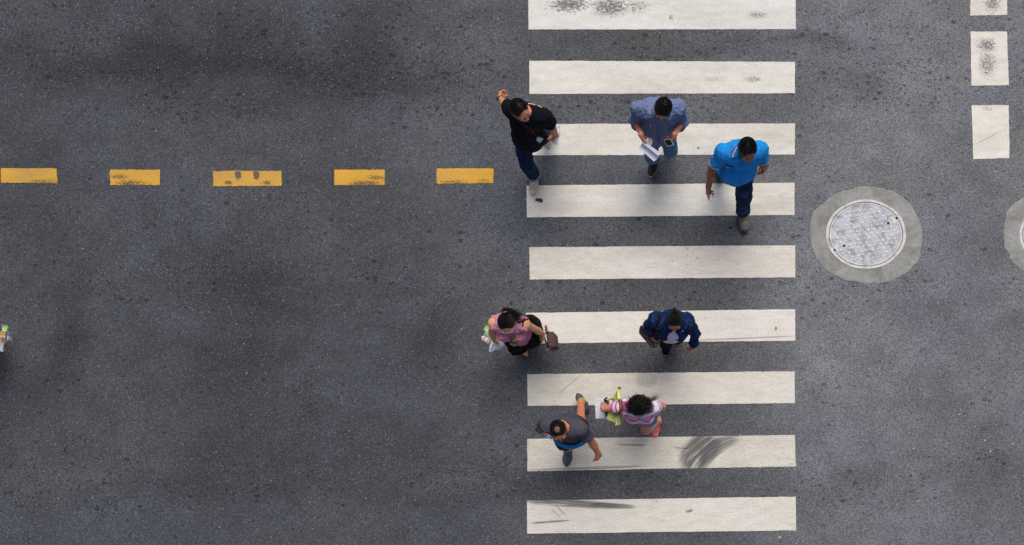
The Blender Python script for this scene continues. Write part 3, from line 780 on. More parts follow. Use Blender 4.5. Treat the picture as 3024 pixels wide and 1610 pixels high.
def surface_nets(A, lo, h):
    S = A < 0
    c = np.zeros(tuple(np.array(A.shape) - 1), np.int8)
    offs = [(i, j, k) for i in (0, 1) for j in (0, 1) for k in (0, 1)]
    nx, ny, nz = c.shape
    for (i, j, k) in offs: c += S[i:i + nx, j:j + ny, k:k + nz]
    act = np.argwhere((c > 0) & (c < 8))
    idx = np.full(c.shape, -1, np.int32); idx[act[:, 0], act[:, 1], act[:, 2]] = np.arange(len(act))
    val = {o: A[act[:, 0] + o[0], act[:, 1] + o[1], act[:, 2] + o[2]] for o in offs}
    acc = np.zeros((len(act), 3)); cnt = np.zeros(len(act))
    for a in offs:
        for ax_ in range(3):
            if a[ax_]: continue
            b = list(a); b[ax_] = 1; b = tuple(b)
            va, vb = val[a], val[b]; m = (va < 0) != (vb < 0)
            tt = va[m] / (va[m] - vb[m])
            q = np.tile(np.array(a, float), (m.sum(), 1)); q[:, ax_] = tt
            acc[m] += q; cnt[m] += 1
    V = lo + h * (act + acc / cnt[:, None])
    Fs = []
    for ax_ in range(3):
        sa = [slice(None)] * 3; sb = [slice(None)] * 3; sa[ax_] = slice(0, -1); sb[ax_] = slice(1, None)
        E = S[tuple(sa)] != S[tuple(sb)]
        u, w = (ax_ + 1) % 3, (ax_ + 2) % 3
        e = np.argwhere(E)
        e = e[(e[:, u] > 0) & (e[:, w] > 0) & (e[:, u] < A.shape[u] - 1) & (e[:, w] < A.shape[w] - 1)]
        ins = S[e[:, 0], e[:, 1], e[:, 2]]
        def cell(du, dw):
            q = e.copy(); q[:, u] -= du; q[:, w] -= dw; return idx[q[:, 0], q[:, 1], q[:, 2]]
        Q = np.stack([cell(1, 1), cell(0, 1), cell(0, 0), cell(1, 0)], 1)
        Q[~ins] = Q[~ins][:, ::-1]
        Fs.append(Q)
    return V, np.concatenate(Fs)
def co_of(me):
    V = np.empty(len(me.vertices) * 3, np.float32); me.vertices.foreach_get('co', V); return V.reshape(-1, 3)
def wrinkle(me, amp=0.006, scale=(11, 11, 7), seed=0, fine=0.35):
    """real folds: push the cloth in and out along its normals"""
    V = co_of(me).astype(float); N = np.empty(len(V) * 3, np.float32); me.vertices.foreach_get('normal', N); N = N.reshape(-1, 3)
    p = V * np.array(scale) + 0.6 * np.stack([vnoise(V * 6 + 3, seed + 5), vnoise(V * 6 + 31, seed + 6), vnoise(V * 6 + 77, seed + 7)], 1)
    def rid(q, sd): return (1 - np.abs(2 * vnoise(q, sd) - 1)) ** 2.2 * 2 - .75
    d = amp * (.75 * rid(p, seed) + .55 * rid(p * 2.1 + 9, seed + 1) + fine * rid(p * 4.3 + 31, seed + 2))
    d = np.clip(d, -.0035, None)
    V += N * d[:, None]
    me.vertices.foreach_set('co', V.astype(np.float32).ravel()); me.update()
def bvh_of(objs):
    Vs = []; Fs = []; b = 0
    for o in objs:
        me = o.data; V = co_of(me); w = Vector((0, 0, 0)); q = o
        while q is not None: w += Vector(q.location); q = q.parent
        V = V + np.array(w)
        for p in me.polygons: Fs.append([i + b for i in p.vertices])
        Vs.append(V); b += len(V)
    return BVHTree.FromPolygons(np.concatenate(Vs).tolist(), Fs)
def hit(tree, px, py, off=0.0):
    """where the sight line through a pixel meets a surface"""
    d = (P(px, py, 0) - CAMP).normalized()
    q, n, i, dist = tree.ray_cast(CAMP, d)
    if q is None:
        pt = P(px, py, 1.0); q, n, i, dist = tree.find_nearest(pt)
    if n.dot(d) > 0: n = -n
    return q + n * off, n
def line_on(tree, pts, r, name, mat, parent, off=0.002, sub=5, flat=1.0, sides=6):
    """cord, seam or strap lying on a surface along a path of pixels"""
    out = []
    for i in range(len(pts) - 1):
        for k in range(sub):
            f = k / sub; out.append(hit(tree, pts[i][0] + (pts[i + 1][0] - pts[i][0]) * f, pts[i][1] + (pts[i + 1][1] - pts[i][1]) * f, off)[0])
    out.append(hit(tree, pts[-1][0], pts[-1][1], off)[0])
    sm = [out[0]] + [(out[i - 1] + out[i] * 2 + out[i + 1]) / 4 for i in range(1, len(out) - 1)] + [out[-1]]
    return MB().tube(sm, r, sides, flat=flat).build(name, mat, parent)
def quad_on(tree, q, name, mat, parent, off=0.004, thick=0.003, nu=6, nv=6, lift=0.0):
    """piece of cloth lying on a surface, corners as pixels"""
    G = []
    for i in range(nu):
        row = []
        for j in range(nv):
            a, b = i / (nu - 1), j / (nv - 1)
            x = (q[0][0] * (1 - a) + q[1][0] * a) * (1 - b) + (q[3][0] * (1 - a) + q[2][0] * a) * b
            y = (q[0][1] * (1 - a) + q[1][1] * a) * (1 - b) + (q[3][1] * (1 - a) + q[2][1] * a) * b
            row.append(hit(tree, x, y, off + lift * b)[0])
        G.append(row)
    return MB().sheet(G, thick).build(name, mat, parent)

# ---------------------------------------------------------------- people
def frame3(right, fwd, up): return np.array([list(right), list(fwd), list(up)])
def head_matrix(c, yaw, pitch, roll=0):
    """face towards the bottom of the picture at yaw 0, turning to the right with positive yaw; pitch bows the head"""
    f = Vector((math.sin(R(yaw)), -math.cos(R(yaw)), 0))
    r = f.cross(Vector((0, 0, 1)))
    M = Matrix((r, f, Vector((0, 0, 1)))).transposed()
    M = M @ Matrix.Rotation(R(-pitch), 3, 'X') @ Matrix.Rotation(R(roll), 3, 'Y')
    return Matrix.Translation(c) @ M.to_4x4()
def two_bone(a, b, l1, l2, pole):
    d = b - a; L = min(d.length, (l1 + l2) * 0.999); dn = d.normalized()
    x = (l1 * l1 - l2 * l2 + L * L) / (2 * L); hgt = math.sqrt(max(l1 * l1 - x * x, 0))
    p = pole - dn * pole.dot(dn)
    p = p.normalized() if p.length > 1e-6 else Vector((0, -1, 0))
    return a + dn * x + p * hgt
def foot_matrix(toe, heading, pitch, s=1.0, z0=0.0):
    """toe: ground point under the toe tip; pitch lifts the heel; local y forward, origin under the ankle on the sole"""
    f = Vector((math.sin(R(heading)), -math.cos(R(heading)), 0)); r = f.cross(Vector((0, 0, 1)))
    M = Matrix((r, f, Vector((0, 0, 1)))).transposed()
    Mp = M @ Matrix.Rotation(R(-pitch), 3, 'X')
    if pitch > 0:
        ball = Vector((toe.x, toe.y, z0 + .006)) - f * 0.022 * s; pivot = Vector((0, 0.178 * s, 0))
    else:
        ball = Vector((toe.x, toe.y, z0)) - f * 0.25 * s * math.cos(R(pitch)); pivot = Vector((0, -0.05 * s, 0))
    return Matrix.Translation(ball - Mp @ pivot) @ Mp.to_4x4()

def add_head(S, M, s=1.0, woman=False):
    T = lambda x, y, z: M @ Vector((x * s, y * s, z * s))
    A = np.array(M.to_3x3().transposed())
    E = lambda c, r, k=.02, mode='u': S.ell(T(*c), A, [q * s for q in r], k, mode)
    jw = .92 if woman else 1.0
    E((0, -.006, .030), (.076, .088, .086), .02)
    E((0, .030, .000), (.066 * jw, .064, .075), .03)
    S.cone(T(0, .040, -.045), T(0, .062, -.085), .050 * jw * s, .026 * s, .03)
    for q in (-1, 1):
        S.cone(T(q * .052 * jw, -.005, -.045), T(q * .020, .062, -.088), .022 * s, .018 * s, .025)
        E((q * .037, .070, -.022), (.024, .020, .020), .02)
        E((q * .031, .088, .026), (.026, .009, .008), .012)
        E((q * .078, -.006, -.004), (.008, .019, .031), .006)
        E((q * .032, .094, .006), (.017, .012, .010), .008, 's')
        S.cone(T(q * .012, .099, -.030), T(q * .012, .099, -.030), .0085 * s, .0085 * s, .008)
    S.cone(T(0, .090, .018), T(0, .112, -.024), .009 * s, .0125 * s, .014)
    E((0, .091, -.052), (.022, .011, .0055), .006); E((0, .090, -.063), (.019, .010, .006), .006)
    E((0, .076, -.092), (.020, .016, .015), .015)
    return T
def add_hand(S, W, d, n, side, s=1.0, curl=(20, 25, 25), spread=4, thumb=(35, 10), offs=None, point=None):
    """W wrist, d towards the fingers, n out of the palm, side +1 when the thumb lies along d x n"""
    d = unit(d); n = unit(n - d * n.dot(d)); l = d.cross(n) * side
    offs = offs or {}
    S.ball(W, .027 * s, .02)
    for i, (u, L, r) in enumerate(((.030, .078, .0088), (.010, .086, .0092), (-.011, .080, .0088), (-.030, .062, .0078))):
        k0 = W + d * (.084 - .004 * abs(i - 1)) * s + l * u * s
        S.cone(W + d * .012 * s + l * u * .55 * s, k0, .0165 * s, .0125 * s, .016)
        c = offs.get(i, curl); ang = 0.0; p = k0
        fd = (d + l * math.tan(R(spread)) * (u / .02) * .5).normalized()
        for j, fr in enumerate((.45, .31, .24)):
            ang += R(c[j]); q = p + (fd * math.cos(ang) + n * math.sin(ang)) * L * fr * s
            S.cone(p, q, r * (1.05 - .08 * j) * s, r * (1.0 - .1 * j) * s, .005); p = q
    a, b = R(thumb[0]), R(thumb[1])
    t0 = W + d * .020 * s + l * .026 * s + n * .004 * s
    td = (d * math.cos(a) + l * math.sin(a) * math.cos(b) + n * math.sin(a) * math.sin(b)).normalized()
    t1 = t0 + td * .042 * s; td2 = (td * .85 + d * .4 + n * .25).normalized(); t2 = t1 + td2 * .032 * s; t3 = t2 + (td2 + n * .15).normalized() * .026 * s
    S.cone(t0, t1, .0155 * s, .012 * s, .016); S.cone(t1, t2, .0112 * s, .0105 * s, .005); S.cone(t2, t3, .0102 * s, .0085 * s, .004)
def add_foot(S, M, s=1.0):
    T = lambda x, y, z: M @ Vector((x * s, y * s, z * s))
    S.cone(T(0, -.005, .085), T(0, -.035, .034), .036 * s, .030 * s, .03)
    S.cone(T(0, .0, .075), T(0, .095, .030), .034 * s, .028 * s, .03)
    S.cone(T(0, -.03, .030), T(.004, .12, .020), .028 * s, .022 * s, .03)
    for i in range(5):
        u = (-.030, -.010, .006, .020, .032)[i]; L = (.19, .187, .178, .166, .152)[i]; r = (.013, .0095, .009, .0085, .008)[i]
        S.cone(T(u * .8, .10, .022), T(u, L - r * 1.2, .012), .017 * s, r * s, .010)

def body_frame(J):
    up = unit(J['neck'] - J['pelvis'])
    lat = J['shR'] - J['shL']; lat = unit(lat - up * lat.dot(up))      # towards the person's right
    fwd = up.cross(lat)
    plat = J['hipR'] - J['hipL']; plat = unit(plat)
    pf = Vector((0, 0, 1)).cross(plat).normalized()
    return up, lat, fwd, plat, pf
def torso_ops(S, J, g=1.0, inf=0.0, s=1.0, bust=0.0, belly=0.0, k=0.05, hips=True):
    up, lat, fwd, plat, pf = body_frame(J)
    t = J['neck'] - J['pelvis']; at = lambda f: J['pelvis'] + t * f
    A = frame3(lat, fwd, up)
    S.ell(at(.66) + fwd * .005, A, [(.150 * g + inf) * s, (.102 * g + inf) * s, (.178 + inf) * s], k)
    S.ell(at(.34) + fwd * .012, A, [(.143 * g + inf) * s, (.105 * g + inf + belly * .4) * s, (.17 + inf) * s], k)
    if belly: S.ell(at(.30) + fwd * (.05 + belly), A, [(.135 * g + inf) * s, (.095 * g + inf) * s, (.14 + inf) * s], k)
    hw = (J['shR'] - J['shL']).length / 2
    S.ell(J['shR'].lerp(J['shL'], .5) * .6 + at(.86) * .4, A, [hw + (.030 + inf * .6) * s, (.088 * g + inf) * s, (.075 + inf) * s], .06)
    if bust:
        for q in (-1, 1): S.ell(at(.66) + fwd * .085 + lat * q * .07, A, [(.06 + inf) * s, (.045 + bust + inf) * s, (.06 + inf) * s], .03)
    if hips: S.ell(J['pelvis'], frame3(plat, pf, (0, 0, 1)), [(.158 * g + inf) * s, (.115 * g + inf) * s, (.125 + inf) * s], k)
    for q in ('shR', 'shL'):
        S.cone(at(.97) - fwd * .012, J[q] - (J[q] - at(.97)).normalized() * .012, (.046 + inf * 1.1) * s, (.043 * math.sqrt(g) + inf * .6) * s, .05)
        S.ball(J[q] - up * .008, (.043 * math.sqrt(g) + inf * .6) * s, .05)

PEOPLE = {}
def person(spec):
    """body, hair and clothes from the joints read off the photograph"""
    ox, oy, cs = spec['crop']; s = spec.get('s', 1.0); g = spec.get('g', 1.0)
    dx = spec.get('shift', (0, 0))
    X = lambda u: ox + u / cs + dx[0]
    Y = lambda v: oy + v / cs + dx[1]
    Q = lambda u, v=None, z=0.0: (u if isinstance(u, Vector) else P(X(u), Y(v), z))
    JT = lambda v: v if isinstance(v, Vector) else Q(*v)
    J = {q: JT(spec[q]) for q in ('pelvis', 'neck', 'shR', 'shL')}
    hy = spec.get('hipyaw', 0)
    hl = Vector((-math.cos(R(hy)), -math.sin(R(hy)), 0))                   # the person's right, facing the bottom edge
    J['hipR'] = J['pelvis'] + hl * .088 * s - Vector((0, 0, .03)); J['hipL'] = J['pelvis'] - hl * .088 * s - Vector((0, 0, .03))
    HM = head_matrix(JT(spec['head']), spec.get('yaw', 0), spec.get('pitch', 15), spec.get('roll', 0))
    for sd in 'RL':
        a = spec['arm' + sd]; sh = J['sh' + sd]
        el = a['el3'] if 'el3' in a else ray_reach(sh, X(a['el'][0]), Y(a['el'][1]), .285 * s, a.get('far', True))
        wr = ray_reach(el, X(a['wr'][0]), Y(a['wr'][1]), .245 * s, a.get('wfar', True))
        kn = ray_reach(wr, X(a['kn'][0]), Y(a['kn'][1]), .09 * s, a.get('kfar', True))
        J['el' + sd], J['wr' + sd], J['kn' + sd] = el, wr, kn
        f = spec['foot' + sd]
        toe = Q(f['toe'][0], f['toe'][1], 0) if 'toe' in f else Vector((*f['xy'], 0))
        J['F' + sd] = foot_matrix(toe, f.get('head', 0), f.get('pitch', 0), s, f.get('z', .008))
        an = J['F' + sd] @ Vector((0, -.004 * s, .085 * s)); J['an' + sd] = an
    # keep the pelvis low enough for the legs to reach
    for sd in 'RL':
        d = J['an' + sd] - J['hip' + sd]; mx = .80 * s
        pole = Vector((math.sin(R(spec.get('hipyaw', 0))), -math.cos(R(spec.get('hipyaw', 0))), .1))
        if spec['foot' + sd].get('knee'):
            J['kn_' + sd] = ray_reach(J['hip' + sd], X(spec['foot' + sd]['knee'][0]), Y(spec['foot' + sd]['knee'][1]), .405 * s)
        else:
            sc = max(1.0, d.length / mx)
            J['kn_' + sd] = two_bone(J['hip' + sd], J['an' + sd], .405 * s * sc, .40 * s * sc, pole)
    base = (J['pelvis'].x, J['pelvis'].y, 0)
    root = empty('person', base); tag(root, spec['label'], 'person', 'people on the crossing')
    up, lat, fwd, plat, pf = body_frame(J)
    # ---- body: one continuous skin
    B = Sdf()
    torso_ops(B, J, g, 0.0, s, spec.get('bust', 0), spec.get('belly', 0))
    B.cone(J['neck'] - up * .03, HM @ Vector((0, -.012, -.045)), .055 * s, .052 * s, .03)
    add_head(B, HM, spec.get('hs', s), spec.get('woman', False))
    ag = spec.get('armg', 1.0)
    for sd in 'RL':
        B.cone(J['sh' + sd], J['el' + sd], .046 * s * ag, .037 * s * ag, .03)
        mid = J['el' + sd].lerp(J['wr' + sd], .3)
        B.cone(J['el' + sd], mid, .037 * s * ag, .039 * s * ag, .02); B.cone(mid, J['wr' + sd], .039 * s * ag, .026 * s * ag, .02)
        a = spec['arm' + sd]
        n = a.get('palm', (lat if sd == 'L' else -lat)); n = Vector(n)
        add_hand(B, J['wr' + sd], J['kn' + sd] - J['wr' + sd], n, a.get('tside', -1 if sd == 'L' else 1), s * .98, a.get('curl', (25, 30, 25)), a.get('spread', 5), a.get('thumb', (35, 30)), a.get('offs'))
        B.cone(J['hip' + sd], J['kn_' + sd], .080 * s * math.sqrt(g), .053 * s, .04)
        cm = J['kn_' + sd].lerp(J['an' + sd], .3) 
        B.cone(J['kn_' + sd], cm, .051 * s, .052 * s, .03); B.cone(cm, J['an' + sd], .052 * s, .034 * s, .03)
        if spec.get('bare'): add_foot(B, J['F' + sd], s)
        else: B.cone(J['an' + sd], J['F' + sd] @ Vector((0, .06 * s, .04 * s)), .030 * s, .020 * s, .03)
    sk = skin('skin_' + spec['key'], spec['skin'])
    body = link('body', B.mesh('body', spec.get('h', .0058)), sk, root)
    Pn = dict(hs=spec.get('hs', s), J=J, HM=HM, root=root, body=body, X=X, Y=Y, Q=Q, s=s, g=g, sk=sk, spec=spec, px=lambda u, v: (X(u), Y(v)), fr=(up, lat, fwd, plat, pf))
    face(Pn)
    PEOPLE[spec['key']] = Pn
    return Pn
def local_mesh(me, M):
    V = co_of(me).astype(float); A = np.array(M)
    V = V @ A[:3, :3].T + A[:3, 3]
    me.vertices.foreach_set('co', V.astype(np.float32).ravel()); me.update(); return me
def face(Pn):
    M, s = Pn['HM'], Pn['hs']
    bro = solid('eyebrow_hair', (28, 22, 20), .8); eye = solid('eye_white', (215, 208, 200), .25); iris = solid('eye_iris', (30, 20, 14), .2); lip = solid('lip_' + Pn['spec']['key'], tuple(int(c * f) for c, f in zip(Pn['spec']['skin'], (.95, .72, .70))), .45)
    for q in (-1, 1):
        Mq = M @ Matrix.Translation((q * .031 * s, .083 * s, .007 * s))
        e = MB().lathe([(.001, -.0115), (.006, -.0098), (.0098, -.006), (.0115, 0), (.0098, .006), (.006, .0098), (.001, .0115)], Mq @ Matrix.Rotation(R(90), 4, 'X'), 12).build('eye', eye, Pn['root'])
        MB().lathe([(.0058, .0105), (.004, .0118), (.001, .0122)], Mq @ Matrix.Rotation(R(-90), 4, 'X'), 12).build('iris', iris, e)
        pts = [M @ Vector((q * (.014 + .011 * k) * s, (.0985 - .0009 * k * k - .002 * k) * s, (.029 + .003 * math.sin(k * .9)) * s)) for k in range(4)]
        MB().tube(pts, [.0028, .0036, .0034, .0015], 6).build('eyebrow', bro, Pn['root'])
    pts = [M @ Vector((k * .0065 * s, (.1015 - .0016 * k * k * .6) * s, (-.0570 + .0006 * abs(k)) * s)) for k in range(-3, 4)]
    MB().tube(pts, [.0015, .0035, .0044, .0046, .0044, .0035, .0015], 6).build('lips', lip, Pn['root'])

# ---------------------------------------------------------------- hair
def hair(Pn, style='short', rgb=(16, 14, 14), line=.055, back=-.05, strands=420, seed=1, bald=None, vol=0.0, tie=None, side=0.0):
    """cap grown over the skull plus combed strands; line = height of the hairline over the brow"""
    M, s = Pn['HM'], Pn['hs']; r = random.Random(seed)
    hm = MATS.get('hair_%d%d%d' % rgb)
    if hm is None:
        hm, t = new_mat('hair_%d%d%d' % rgb)
        co = t.objco(); n = t.noise(t.scale(co, (1, 1, 1)), 90, 3, 0.7)
        t.put(t.bsdf.inputs['Base Color'], t.mix(n, t.mul(lin(rgb), .55), t.mul(lin(rgb), 1.6)))
        t.bsdf.inputs['Roughness'].default_value = 0.42; t.bsdf.inputs['Specular IOR Level'].default_value = 0.55
        t.put(t.bsdf.inputs['Normal'], t.bump(n, .4, .004)); MATS['hair_%d%d%d' % rgb] = hm
    I = np.eye(3); th = .010 + vol
    H = Sdf()
    H.ell((0, -.008, .033), I, (.076 + th, .089 + th, .087 + th), .02)
    H.ell((0, -.038, -.01), I, (.070 + th * .8, .055 + th, .075), .03)
    # face stays free: everything in front of and below the hairline goes
    H.ell((0, .112, .0), I, (.082, .070, .095 + line * .35), .010, 's')
    for q in (-1, 1): H.ell((q * .085, .040, -.045), I, (.030, .046, .060), .012, 's')
    if style == 'long':
        H.ell((0, -.040, -.035), I, (.100, .078, .125), .05); H.ell((-.035, -.03, -.03), I, (.095, .07, .11), .04)
        H.ell((0, .112, -.03), I, (.075, .075, .105), .012, 's')
    if style != 'long':
        H.plane((0, 0, back), (0, .25, -1))
        for q in (-1, 1): H.ell((q * .086, .0, -.02), I, (.024, .03, .04), .01, 's')
    if bald: H.ell(bald[0], I, bald[1], .02, 's')
    me = H.mesh('hair', .0048); cap_tree = BVHTree.FromPolygons(co_of(me).tolist(), [list(p.vertices) for p in me.polygons])
    for v in me.vertices: v.co *= s
    cap = link('hair', local_mesh(me, M), hm, Pn['root'])
    mb = MB(); cr = Vector((.006 + side, -.035, .125))
    c0 = Vector((0, -.014, .030))
    for i in range(strands):
        a = r.uniform(0, 2 * math.pi); pol0 = r.uniform(.0, 1.25); L = r.uniform(.25, .55)
        pts = []
        swirl = r.uniform(-.15, .55)
        if style == 'tied' and tie is not None:
            # combed back from the hairline over the crown to the tie
            th_ = r.uniform(-1.75, 1.75); st = Vector((math.sin(th_) * .082, math.cos(th_) * .085 - .01, .085 - .085 * abs(math.sin(th_)) ** 1.5 + r.uniform(-.012, .012)))
            ctl = Vector((st.x * 1.05, -.01, .135 - .09 * abs(math.sin(th_)) ** 2))
            f0 = r.uniform(0, .4)
            for k in range(8):
                f = f0 + (1 - f0) * k / 7; q = st * (1 - f) ** 2 + ctl * 2 * f * (1 - f) + Vector(tie) * f * f
                dv = (q - c0).normalized(); hq = cap_tree.ray_cast(c0 + dv * .3, -dv)[0]
                if hq is None: break
                pts.append(hq + dv * r.uniform(.0, .0022))
        else:
            for k in range(5):
                pol = pol0 + L * k / 4; aa = a + swirl * k / 4
                dirv = Vector((math.sin(pol) * math.sin(aa), math.sin(pol) * math.cos(aa) - .18, math.cos(pol))).normalized()
                q, n, _, dist = cap_tree.ray_cast(c0 + dirv * .3, -dirv)
                if q is None: break
                if dist > .3 - .085 - th * .2 and bald is None and (q - c0).length < .075: break
                pts.append(q + dirv * (r.uniform(.0, .0022) + .002 * (k == 4) * r.random()))
        if len(pts) < 3: continue
        w = r.uniform(.0010, .0021); n = len(pts)
        if bald and r.random() > .62 and any(sum(((p[j] - bald[0][j]) / (bald[1][j] + .004)) ** 2 for j in range(3)) < 1 for p in pts): continue
        if any((pts[k + 1] - pts[k]).length > .05 for k in range(n - 1)): continue
        mb.tube([M @ (p * s) for p in pts], [w * (1 - .75 * k / (n - 1)) for k in range(n)], 3)
    if mb.v: mb.build('hair_strands', hm, cap)
    if bald:
        sc = Sdf(); sc.ell((0, -.006, .030), I, (.0785, .0905, .0885), .01); sc.plane((0, 0, bald[0][2] - .016), (0, 0, -1))
        ms = sc.mesh('scalp', .0045)
        for v in ms.vertices: v.co *= s
        link('scalp', local_mesh(ms, M), solid('cropped_scalp', (104, 70, 54), .6, .3, 160), Pn['root'])
    return cap, hm
def catmull(pts, n=4):
    P_ = [Vector(p) for p in pts]; P_ = [P_[0] * 2 - P_[1]] + P_ + [P_[-1] * 2 - P_[-2]]; out = []
    for i in range(1, len(P_) - 2):
        a, b, c_, d = P_[i - 1:i + 3]
        for k in range(n):
            t = k / n; out.append(.5 * ((2 * b) + (c_ - a) * t + (2 * a - 5 * b + 4 * c_ - d) * t * t + (3 * b - a - 3 * c_ + d) * t ** 3))
    return out + [P_[-2]]
def lock(Pn, mb, pts, w, n, r, spread=.02, taper=.3, local=True):
    """bundle of loose strands along a path"""
    M, s = Pn['HM'], Pn['hs']
    pts = [M @ (Vector(p) * s) if local else Vector(p) for p in pts]
    for i in range(n):
        o = Vector((r.gauss(0, 1), r.gauss(0, 1), r.gauss(0, 1))) * spread * .5
        o2 = o + Vector((r.gauss(0, 1), r.gauss(0, 1), r.gauss(0, 1))) * spread * .35
        m = len(pts) - 1; q = [pts[k] + o.lerp(o2, k / m) * (.45 + .75 * k / m) for k in range(m + 1)]
        ww = w * r.uniform(.6, 1.3); end = r.uniform(.75, 1.0)
        q[-1] = q[-2].lerp(q[-1], end)
        q = catmull(q, 3); mm = len(q) - 1
        mb.tube(q, [ww * (1 - (1 - taper) * k / mm) for k in range(mm + 1)], 4)

# ---------------------------------------------------------------- clothes
def top(Pn, name, mat, inf=.016, sleeve=.62, sl_r=(.066, .072), hem=-.10, neck_r=.066, neck_drop=.0, k=.055, amp=.005, seed=1, belly=0.0, cuff_to=None, bust=0.0, open_front=None, h=.0062, hem_tilt=0.0, sleeve_r=None, scoop=0.0):
    J, s, g = Pn['J'], Pn['s'], Pn['g']; up, lat, fwd, plat, pf = Pn['fr']
    S = Sdf()
    torso_ops(S, J, g, inf, s, bust, belly + Pn['spec'].get('belly', 0), k)
    S.cone(J['pelvis'] + up * .06, J['pelvis'] - Vector((0, 0, .10)), (.135 * g + inf) * s * .8, (.14 * g + inf) * s * .8, .08)
    if sleeve > 0:
        for sd in 'RL':
            d = J['el' + sd] - J['sh' + sd]
            r1, r2 = (sleeve_r or {}).get(sd, sl_r)
            if sleeve <= 1.0:
                e = J['sh' + sd] + d * sleeve
                S.cone(J['sh' + sd] - up * .012, e, r1 * s * .92, r2 * s, .05, cut_b=True)
            else:
                S.cone(J['sh' + sd] - up * .012, J['el' + sd], r1 * s * .92, (r1 + r2) / 2 * s, .05)
                e = J['el' + sd].lerp(J['wr' + sd], sleeve - 1.0)
                S.cone(J['el' + sd], e, (r1 + r2) / 2 * s, r2 * s, .03, cut_b=True)
                d = e - J['el' + sd]
            S.cone(e - d.normalized() * .03, e + d.normalized() * .03, (r2 - .016) * s, (r2 - .016) * s, .002, 's')
    if sleeve == 0:
        for sd, q in (('R', 1), ('L', -1)): S.cone(J['sh' + sd] + lat * q * .035 * s + up * .06, J['sh' + sd] + lat * q * .02 * s - up * .10, .062 * s, .060 * s, .012, 's')
    S.cone(J['neck'] - up * (.02 + neck_drop) + fwd * .012, Pn['HM'] @ Vector((0, -.02, -.05)), neck_r * s, (neck_r + .008) * s, .01, 's')
    if scoop: S.ell(J['neck'] + fwd * .06 - up * .0, frame3(lat, fwd, up), [.075 * s, .08 * s, scoop * s], .01, 's')
    S.cone(J['neck'] + up * .052, J['neck'] + up * .2, .080 * s, .15 * s, .005, 's')
    if open_front:
        for (c, rad) in open_front: S.ell(c, frame3(lat, fwd, up), rad, .012, 's')
    S.plane(J['pelvis'] + Vector((0, 0, hem)), Vector((0, 0, -1)) + fwd * hem_tilt)
    me = S.mesh(name, h); wrinkle(me, amp, (10, 10, 8), seed)
    return link(name, me, mat, Pn['root'])
def trousers(Pn, mat, inf=.010, r=(.088, .072, .066), to=.90, amp=.005, seed=2, name='trousers', rise=.06, k=.04, h=.0066):
    J, s, g = Pn['J'], Pn['s'], Pn['g']; up, lat, fwd, plat, pf = Pn['fr']
    S = Sdf()
    S.ell(J['pelvis'], frame3(plat, pf, (0, 0, 1)), [(.158 * g + inf) * s, (.115 * g + inf) * s, (.125 + inf) * s], k)
    for sd in 'RL':
        hp, kn, an = J['hip' + sd], J['kn_' + sd], J['an' + sd]
        if to <= 1.0 and to > .5:
            pass
        S.cone(hp, kn if to > .5 else hp.lerp(kn, to * 2), r[0] * s * math.sqrt(g), r[1] * s, k, cut_b=(to <= .5))
        if to > .5:
            e = kn.lerp(an, (to - .5) * 2); S.cone(kn, e, r[1] * s, r[2] * s, .03, cut_b=True)
            d = (e - kn).normalized()
        else:
            e = hp.lerp(kn, to * 2); d = (e - hp).normalized()
        rr = (r[2] if to > .5 else r[1]) - .009
        S.cone(e - d * .035, e + d * .03, rr * s, rr * s, .002, 's')
    S.plane(J['pelvis'] + Vector((0, 0, rise)), (0, 0, 1))
    me = S.mesh(name, h); wrinkle(me, amp, (9, 9, 13), seed)
    return link(name, me, mat, Pn['root'])
def cuff_ring(Pn, a, b, r1, r2, mat, name, parent, thick=.004, sides=22):
    """short sleeve or trouser turn-up around a limb"""
    a, b = Vector(a), Vector(b); q = (b - a).to_track_quat('Z', 'Y').to_matrix().to_4x4(); L = (b - a).length
    M = Matrix.Translation(a) @ q
    prof = [(r1, 0), (r1 + thick, .001), (r2 + thick, L - .001), (r2, L), (r2 - thick, L - .002), (r1 - thick, .002), (r1, 0)]
    return MB().lathe(prof, M, sides, cap=False).build(name, mat, parent)

